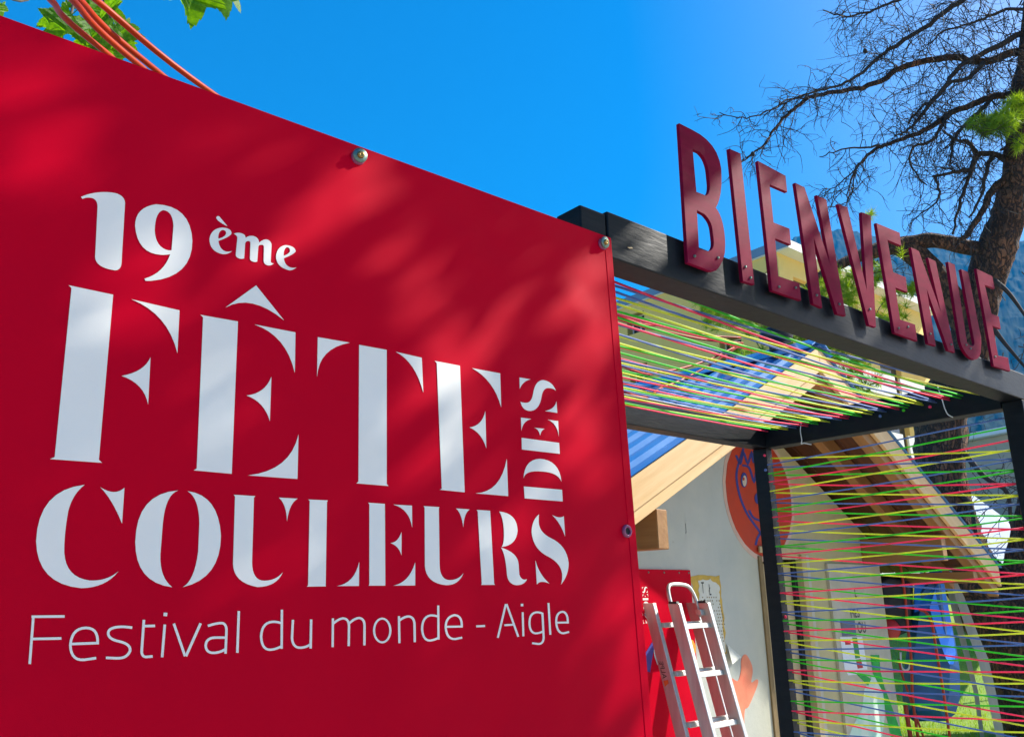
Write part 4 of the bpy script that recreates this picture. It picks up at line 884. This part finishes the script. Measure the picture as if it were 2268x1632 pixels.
for cl in ((2200, 275, 60, 26, 40, 9.2), (2250, 245, 30, 40, 26, 9.2), (2262, 320, 16, 20, 8, 9.2), (1640, 645, 62, 40, 46, 8.5), (1600, 700, 50, 30, 22, 8.4), (1560, 680, 16, 14, 3, 8.4), (1700, 690, 70, 60, 40, 8.6), (1790, 690, 70, 50, 44, 8.7), (1860, 640, 50, 50, 30, 8.8),
           (1900, 740, 90, 50, 40, 8.8), (1800, 760, 90, 35, 30, 8.6), (1870, 850, 80, 45, 26, 8.7), (1830, 800, 100, 40, 34, 8.7), (1650, 790, 60, 20, 8, 8.5), (2010, 640, 22, 14, 8, 9.0), (1990, 560, 8, 8, 1, 9), (1930, 610, 40, 30, 18, 9.0), (1980, 690, 30, 40, 12, 9.0), (1925, 478, 8, 8, 2, 8.9), (1525, 635, 8, 8, 1, 8.4), (1540, 665, 10, 8, 2, 8.4)):
    tufts(*cl)
build(nd, 'needles', m_needle, pine, kind='stuff')
coneM = MB().lathe([(.0001, -.03), (.018, -.02), (.024, 0), (.016, .02), (.0001, .03)], 8).mesh('pine_cone', m_cone, None, True)
for x, y, d in ((*zp('s', 1187, 298), 8.6), (*zp('s', 532, 898), 8.3), (*zp('b', 918, 1042), 8.4), (*zp('b', 1048, 1068), 8.4), (*zp('q', 1240, 180), 8.4)): put(coneM, 'pine_cone', Matrix.Translation(at(x, y, d)), pine)

# ------------------------------------------------------------------ maple above the banner and shade tree beside the gate
def leaf_outline():
    pts = []; lob = [(-128, .55), (-72, .82), (0, 1.0), (72, .82), (128, .55)]
    def pol(a, r): a = math.radians(a); return (r * math.sin(a), -r * math.cos(a))
    seqp = [(-172, .16)]
    for i, (a, L_) in enumerate(lob):
        w_ = 17 if i in (1, 2, 3) else 15
        seqp += [(a - w_ - 6, L_ * .60), (a - w_ + 2, L_ * .74), (a - w_ + 4, L_ * .70), (a - 7, L_ * .90), (a - 5, L_ * .86), (a, L_), (a + 5, L_ * .86), (a + 7, L_ * .90), (a + w_ - 4, L_ * .70), (a + w_ - 2, L_ * .74), (a + w_ + 6, L_ * .60)]
        if i < 4: nx_ = lob[i + 1][0]; seqp.append(((a + nx_) / 2, .44))
    seqp.append((172, .16)); return [pol(a, r) for a, r in seqp]
LO = leaf_outline()
def leaf_mesh(fold, name='leaf'):
    mb = MB(); tri = tessellate_polygon([[Vector((x, y, 0)) for x, y in LO]])
    mb.v = [Vector((x, y, fold * (x * x) - .18 * y * y)) for x, y in LO]; mb.f = [tuple(t) for t in tri]
    mb.tube([(0, .02, 0), (0, .30, .03), (.03, .62, .02)], .018, 4, False)
    return mb
LM = [leaf_mesh(f).mesh('leaf', m_leaf) for f in (.25, -.2, .45)]
m_mbark = mat('maple_bark', (.10, .085, .065), .9, col2=(.16, .14, .11), scale=12, bump=.6, bscale=20, stretch=(1, 1, .3))
mtp = Vector((-2.6, 3.3, 0))
maple = thing('maple_tree', 'maple with backlit lobed leaves hanging over the top of the banner', 'tree', mtp)
build(MB().tube(smoothed([mtp, mtp + Vector((.05, .1, 1.5)), mtp + Vector((.2, 0, 3.2)), mtp + Vector((.5, -.1, 4.8)), mtp + Vector((.8, 0, 6.2))], 4), [.2 - .008 * i for i in range(17)], 12), 'trunk', m_mbark, maple, True)
tw1 = [at(150, -420, 3.4), at(190, -250, 3.3), at(185, -120, 3.2), at(190, -30, 3.15)]; tw2 = [at(150, -420, 3.4), at(300, -300, 3.2), at(430, -180, 3.1), at(450, -40, 3.0)]
br0 = mtp + Vector((.45, -.1, 4.5))
build(MB().tube(smoothed([br0, br0.lerp(tw1[0], .5) + Vector((0, 0, .25)), tw1[0]], 5), [.06 - .003 * i for i in range(11)], 8), 'branch', m_mbark, maple, True)
for t_ in (tw1, tw2, [tw1[2], at(110, -60, 3.1), at(60, 0, 3.1), at(0, -10, 3.05)], [tw1[2], at(215, -40, 3.2), at(245, 40, 3.2)], [tw1[2], at(160, 20, 3.15), at(150, 45, 3.15)]):
    build(MB().tube(smoothed(t_, 4), .006, 5), 'branch', m_mbark, maple, True)
rnd = random.Random(17)
def face_cam(p, roll, yaw, pitch, size):
    fw = (CAM - p).normalized(); q = fw.to_track_quat('Z', 'Y').to_matrix().to_4x4()
    return Matrix.Translation(p) @ q @ Matrix.Rotation(math.radians(roll), 4, 'Z') @ Matrix.Rotation(math.radians(yaw), 4, 'Y') @ Matrix.Rotation(math.radians(pitch), 4, 'X') @ Matrix.Diagonal((size, size, size, 1))
PXD = lambda px, d: px / F * d
for x, y, d, px, roll, yaw, pit in ((150, 42, 3.15, 62, -25, 20, 15), (128, 62, 3.2, 40, -60, -30, 20), (172, 52, 3.1, 44, 30, 40, -25), (205, 92, 3.2, 60, 15, -20, 10), (232, 70, 3.25, 52, 40, 15, 30), (250, 68, 3.1, 46, -20, 45, 0), (268, 78, 3.2, 52, 35, -10, 20),
                                     (222, 22, 3.3, 56, 5, 25, -15), (238, 14, 3.2, 40, 60, -20, 15), (205, 5, 3.3, 36, -30, 10, 10), (4, 14, 3.05, 26, 10, 50, 0), (182, 112, 3.25, 36, 10, 30, 35), (232, 108, 3.2, 40, -15, -35, 10), (262, 116, 3.3, 34, 15, 20, 20),
                                     (440, -22, 3.0, 78, -4, 10, 0), (408, -30, 2.95, 58, -55, -10, 10), (478, -18, 3.05, 52, 30, 25, -10), (500, -26, 3.1, 62, 12, 40, 0), (514, -10, 3.1, 36, 25, 50, -20), (425, -60, 3.0, 60, 40, 0, 0), (150, 8, 3.3, 20, 0, 40, 10), (118, 40, 3.25, 36, -40, 15, 10), (205, 60, 3.35, 50, 20, -15, 20), (278, 60, 3.3, 40, 30, 30, 0), (285, 95, 3.3, 30, -20, 10, 30)):
    put(LM[rnd.randrange(3)], 'leaf', face_cam(at(x, y, d), roll, yaw, pit, PXD(px * 1.22, d)), maple)
cr = MB()
def loose_leaf(mb, p, s_, rn):
    n_ = Vector((rn.gauss(0, .7), rn.gauss(0, .7), 1)).normalized(); a = n_.orthogonal().normalized(); b2 = n_.cross(a); an = rn.random() * 6.28
    u2 = a * math.cos(an) + b2 * math.sin(an); v2 = n_.cross(u2)
    mb.add([p - u2 * s_ * .5, p + v2 * s_ * .45 + u2 * s_ * .1, p + u2 * s_ * .65, p - v2 * s_ * .45 + u2 * s_ * .1], [(0, 1, 2, 3)])
for k in range(2600):
    a, q, h = rnd.random() * 6.283, rnd.random() ** .5 * 2.0, rnd.gauss(0, .8)
    p = Vector((-2.3 + q * math.cos(a), 3.6 + q * math.sin(a), 6.4 + h)); c_ = ROT.transposed() @ (p - CAM)
    if c_.z > 0 and -1234 < F * c_.x / c_.z < 1234 and F * c_.y / c_.z > -900: continue
    loose_leaf(cr, p, .15, rnd)
build(cr, 'crown', m_leaf, maple, kind='stuff')

LIT = [(-40, 100, 225, 570, 54, 1), (225, 560, 300, 660, 92, 1), (590, 545, 830, 410, 52, .85), (760, 400, 860, 400, 60, .7), (890, 600, 1010, 860, 46, 1), (980, 850, 960, 980, 38, .7), (1130, 700, 1280, 610, 40, .7),
       (1290, 620, 1310, 880, 40, .9), (1130, 1170, 1140, 1300, 46, 1), (860, 960, 890, 1010, 40, .6), (1240, 960, 1320, 1080, 44, .7), (1370, 1350, 1420, 1632, 55, .8), (840, 1590, 930, 1630, 40, .5),
       (1520, 500, 1600, 590, 50, .95), (1440, 540, 1500, 585, 45, .9), (1630, 430, 1650, 560, 34, .95), (1700, 480, 1740, 600, 40, .85), (1790, 440, 1850, 560, 34, .85), (1880, 640, 1930, 720, 40, .95), (1960, 500, 2010, 720, 46, 1), (2040, 560, 2060, 650, 36, .9), (2150, 600, 2190, 700, 40, .75), (2210, 780, 2290, 850, 60, 1)]
def lit(x, y):
    v = 0
    for x0, y0, x1, y1, hw_, st in LIT:
        dx, dy = x1 - x0, y1 - y0; t = max(0, min(1, ((x - x0) * dx + (y - y0) * dy) / (dx * dx + dy * dy))); d = math.hypot(x - x0 - t * dx, y - y0 - t * dy)
        if d < hw_ + 4: v = max(v, st ** .5)
    return v
def pix(p): c = ROT.transposed() @ (p - CAM); return (CX + F * c.x / c.z, CY + F * c.y / c.z)
stp = Vector((8.6, -3.2, 0))
shade = thing('shade_tree', 'tall leafy tree out of view beside the gate, crown shaped to dapple the banner with shade', 'tree', stp)
build(MB().tube(smoothed([stp, stp + Vector((-.1, .1, 2)), stp + Vector((-.4, .5, 4)), stp + Vector((-1.2, 1.2, 5.6)), stp + Vector((-2.2, 1.9, 7.0))], 5), [.26 - .009 * i for i in range(21)], 12), 'trunk', m_mbark, shade, True)
for q in ((Vector((-.4, .5, 4)), Vector((-1.5, 2.2, 6.6))), (Vector((-.4, .5, 4)), Vector((1.2, 1.6, 6.4))), (Vector((-1.2, 1.2, 5.6)), Vector((-3.4, 2.6, 6.4))), (Vector((-1.2, 1.2, 5.6)), Vector((.6, 2.4, 7.4)))):
    build(MB().tube(smoothed([stp + q[0], stp + q[0].lerp(q[1], .5) + Vector((0, 0, .2)), stp + q[1]], 4), [.10 - .009 * i for i in range(9)], 8), 'branch', m_mbark, shade, True)
sc = MB(); rnd = random.Random(31)
def unseen(p):
    for o in ((0, 0), (.6, 0), (-.5, -.3), (.4, -.5)):
        c = ROT.transposed() @ (p - CAM - Vector((*o, 0)))
        if c.z > 0 and abs(F * c.x / c.z) < 1200 and abs(F * c.y / c.z) < 880: return False
    return True
def canopy(n_, x0, x1, z0, z1):  # crown leaves placed out of view to cast the dapples outlined in LIT
    for k in range(n_):
        p = Vector((rnd.uniform(x0, x1), YF, rnd.uniform(z0, z1))); px, py = pix(p)
        if rnd.random() < max(lit(*pix(p + Vector((.78, 0, .63)) * kk)) for kk in (-.04, 0, .04)): continue
        q = p + SUN * rnd.uniform(4.6, 6.0)
        if unseen(q): loose_leaf(sc, q, rnd.uniform(.055, .09), rnd)
canopy(6200, -1.1, 1.65, .2, 2.7); canopy(1900, 1.55, 4.5, 2.3, 3.1)
for k in range(420):                                       # extra leaves added along sun rays to keep the right hand eaves shaded
    a = rnd.random(); p = CAM + 1.3 * (hutpoint(.7 + 2.1 * a, -.68, rz_(.7 + 2.1 * a) - rnd.random() * .12) - CAM); q = p + SUN * rnd.uniform(5.0, 7.5)
    if unseen(q): loose_leaf(sc, q, rnd.uniform(.12, .18), rnd)
for k in range(1500):                                      # the crown goes on above and to the left, clear of the gate
    p = Vector((rnd.uniform(-2.2, 3.0), YF, rnd.uniform(3.05, 5.0))); q = p + SUN * rnd.uniform(4.2, 7.0)
    if unseen(q): loose_leaf(sc, q, rnd.uniform(.10, .15), rnd)
build(sc, 'crown', m_leaf, shade, kind='stuff')

for o_, k_s in ((hut, 1.3), (board, 1.3), (lad, 1.3), (pine, 1.27), (boat, 1.05), (bag, 1.12), (afr, 1.08)):
    o_.location = CAM + k_s * (Vector(o_.location) - CAM); o_.scale = (k_s, k_s, k_s)

# ------------------------------------------------------------------ apartment block
cn = at(1721, 558, 40)
apt = thing('apartment_block', 'pale yellow apartment block with flat white cornice behind the hut', 'building', (cn.x, cn.y, 0))
BX0, BY0, BZ = cn.x, cn.y, cn.z; BX1 = onY(2048, 700, BY0).x; BY1 = BY0 + 26
def wall_open(name, to3, W, H, rects, t=.3):
    xs = sorted({0, W, *[v for r0 in rects for v in r0[:2]]}); zs = sorted({0, H, *[v for r0 in rects for v in r0[2:]]}); mb = MB()
    def inside(x, z): return any(a < x < b2 and c < z < d for a, b2, c, d in rects)
    for i in range(len(xs) - 1):
        for j in range(len(zs) - 1):
            if not inside((xs[i] + xs[i + 1]) / 2, (zs[j] + zs[j + 1]) / 2):
                mb.add([to3(xs[i], zs[j], 0), to3(xs[i + 1], zs[j], 0), to3(xs[i + 1], zs[j + 1], 0), to3(xs[i], zs[j + 1], 0)], [(0, 1, 2, 3)])
    for a, b2, c, d in rects:
        for (x0, z0, x1, z1) in ((a, c, b2, c), (b2, c, b2, d), (b2, d, a, d), (a, d, a, c)):
            mb.add([to3(x0, z0, 0), to3(x1, z1, 0), to3(x1, z1, t), to3(x0, z0, t)], [(0, 1, 2, 3)])
    return build(mb, name, m_facade, apt)
left3 = lambda w_, z, d: Vector((BX0 + d, BY0 + w_, z)); right3 = lambda w_, z, d: Vector((BX0 + w_, BY0 + d, z))
wa, wb = onX(*zp('q', 205, 200), BX0), onX(*zp('q', 432, 200), BX0); zt1 = onX(*zp('q', 330, 95), BX0).z; zb1 = onX(*zp('q', 330, 352), BX0).z
w0_, w1_ = sorted((wa.y - BY0, wb.y - BY0)); dz = 3.05
rects = []
for k in range(-0, 5):
    for off in (0, 6.2, -6.2, 12.4):
        a, b2 = w0_ + off, w1_ + off
        if a > .5 and b2 < BY1 - BY0 - .5 and zb1 - k * dz > .5: rects.append((a, b2, zb1 - k * dz, zt1 - k * dz))
wall_open('left_facade', left3, BY1 - BY0, BZ, rects, .55)
for a, b2, c, d in rects:
    w_ = build(MB().add([left3(a + .002, c, .5), left3(b2 - .002, c, .5), left3(b2 - .002, d, .5), left3(a + .002, d, .5)], [(0, 1, 2, 3)]), 'window', m_glass, apt)
    mb = MB()
    for x0, x1, z0, z1 in ((a, a + .1, c, d), (b2 - .1, b2, c, d), (a + .1, b2 - .1, c, c + .1), (a + .1, b2 - .1, d - .1, d), ((a + b2) / 2 - .05, (a + b2) / 2 + .05, c + .1, d - .1)):
        mb.hexa([left3(x0, z0, .44), left3(x1, z0, .44), left3(x1, z1, .44), left3(x0, z1, .44)], [left3(x0, z0, .49), left3(x1, z0, .49), left3(x1, z1, .49), left3(x0, z1, .49)])
    build(mb, 'window_frame', m_cornice, w_)
    build(MB().hexa([left3(b2 - .03, c, .02), left3(b2 - .003, c, .02), left3(b2 - .003, d, .02), left3(b2 - .03, d, .02)], [left3(b2 - .03, c, .43), left3(b2 - .003, c, .43), left3(b2 - .003, d, .43), left3(b2 - .03, d, .43)]), 'reveal', m_reveal, w_)
    build(MB().hexa([left3(a, d - .03, .02), left3(b2 - .04, d - .03, .02), left3(b2 - .04, d - .003, .02), left3(a, d - .003, .02)], [left3(a, d - .03, .43), left3(b2 - .04, d - .03, .43), left3(b2 - .04, d - .003, .43), left3(a, d - .003, .43)]), 'reveal', m_reveal, w_)
RW = BX1 - BX0; rr = []
for k in range(5):
    zt2 = BZ - 1.0 - k * dz
    for x0, x1 in ((1.2, 3.6), (5.0, 7.4), (9.0, 11.4)):
        if x1 < RW - .5: rr.append((x0, x1, zt2 - 2.1, zt2))
wall_open('right_facade', right3, RW, BZ, rr)
for a, b2, c, d in rr: build(MB().add([right3(a, c, .28), right3(b2, c, .28), right3(b2, d, .28), right3(a, d, .28)], [(0, 1, 2, 3)]), 'window', m_glass, apt)
for k in range(5):
    z = BZ - 3.25 - k * dz
    for x0, x1 in ((.6, 8.0), (8.6, RW - .2)):
        bal = build(MB().box(BX0 + x0, BX0 + x1, BY0 - 1.15, BY0 - .002, z - .2, z), 'balcony', m_cornice, apt)
        build(MB().box(BX0 + x0, BX0 + x1, BY0 - 1.16, BY0 - 1.06, z + .001, z + .95), 'parapet', m_cornice, bal)
build(MB().box(BX1 - .01, BX1 + .001, BY0 + .01, BY1, 0, BZ), 'end_wall', m_facade, apt); build(MB().box(BX0 + .01, BX1, BY1, BY1 + .1, 0, BZ), 'back_wall', m_facade, apt)
build(MB().box(BX0 - .10, BX1 + .5, BY0 - .7, BY1 + .3, BZ - .02, BZ + .42), 'cornice', m_cornice, apt)
build(MB().box(BX0 - .14, BX0 - .101, BY0 - .7, BY1 + .3, BZ + .05, BZ + .50), 'roof_edge', m_roofedge, apt)
build(MB().box(BX0 + .4, BX1 - .2, BY0 + .3, BY1 - .5, BZ + .43, BZ + .55), 'flat_roof', m_cornice, apt)

# ------------------------------------------------------------------ grey house and white tent at the right
m_grey = mat('grey_render', (.30, .29, .25), .9, var=.05, scale=1.5); m_tent = mat('white_canvas', (.80, .80, .80), .6, var=.02, scale=2)
hp = at(2180, 1100, 27); gh = thing('grey_house', 'low grey rendered house with pale roof edge beyond the pine', 'building', (hp.x, hp.y, 0))
f0, f1 = at(2060, 995, 27), at(2520, 905, 25); dv = Vector((f1.x - f0.x, f1.y - f0.y, 0)).normalized(); bk = Vector((-dv.y, dv.x, 0))
if bk.dot(Vector((f0.x, f0.y, 0))) < 0: bk = -bk
def quad_up(a, b2, h0, h1): return [Vector((a.x, a.y, 0)), Vector((b2.x, b2.y, 0)), Vector((b2.x, b2.y, h1)), Vector((a.x, a.y, h0))]
build(MB().hexa(quad_up(f0, f1, f0.z, f1.z), [v + bk * 7 for v in quad_up(f0, f1, f0.z, f1.z)]), 'wall', m_grey, gh)
ro = [f0 - bk * .3 + Vector((0, 0, .01)) - dv * .3, f1 - bk * .3 + Vector((0, 0, .01)) + dv * .3]
build(MB().hexa([ro[0], ro[1], ro[1] + bk * 7.6, ro[0] + bk * 7.6], [v + Vector((0, 0, .16)) for v in (ro[0], ro[1], ro[1] + bk * 7.6, ro[0] + bk * 7.6)]), 'roof_slab', mat('pale_roof_edge', (.5, .6, .68), .5), gh)
tp_ = at(2190, 1200, 19); tent = thing('white_tent', 'bright white canvas tent with sloping roof on the lawn behind the pine', 'tent', (tp_.x, tp_.y, 0))
t0, t1, t2, t3 = at(2040, 1012, 23), at(2360, 1245, 16.4), at(2360, 1262, 16), at(2040, 1262, 16)
td = Vector((tp_.x, tp_.y, 0)).normalized()
build(MB().hexa([t0, t1, t2, t3], [v + td * .04 for v in (t0, t1, t2, t3)]), 'front_slope', m_tent, tent)
t4, t5 = Vector((t3.x, t3.y, 0)) + td * 13, Vector((t2.x, t2.y, 0)) + td * 6; t4.z = t3.z; t5.z = t2.z
build(MB().hexa([t0, t1, t5, t4], [v + Vector((0, 0, -.04)) for v in (t0, t1, t5, t4)]), 'back_slope', m_tent, tent)
for p in (t3, t2, t4, t5):
    build(MB().tube([Vector((p.x, p.y, 0)) + td * .1, Vector((p.x, p.y, p.z + .02)) + td * .1], .03, 8), 'pole', m_alu, tent, True)

# ------------------------------------------------------------------ mountain air
hz = MB().box(-150, 3200, -1800, 3200, -8, 1250)
hzm = bpy.data.materials.new('mountain_air'); hzm.use_nodes = True; hn = hzm.node_tree.nodes; hn.remove(hn['Principled BSDF'])
pv = hn.new('ShaderNodeVolumePrincipled'); pv.inputs['Color'].default_value = (.02, .42, 1.0, 1); pv.inputs['Density'].default_value = 0.00022; pv.inputs['Anisotropy'].default_value = 0.0
hzm.node_tree.links.new(pv.outputs[0], hn['Material Output'].inputs['Volume'])
hzo = build(hz, 'haze', hzm); tag(hzo, 'thin blue mountain haze filling the valley air', 'haze', kind='stuff')
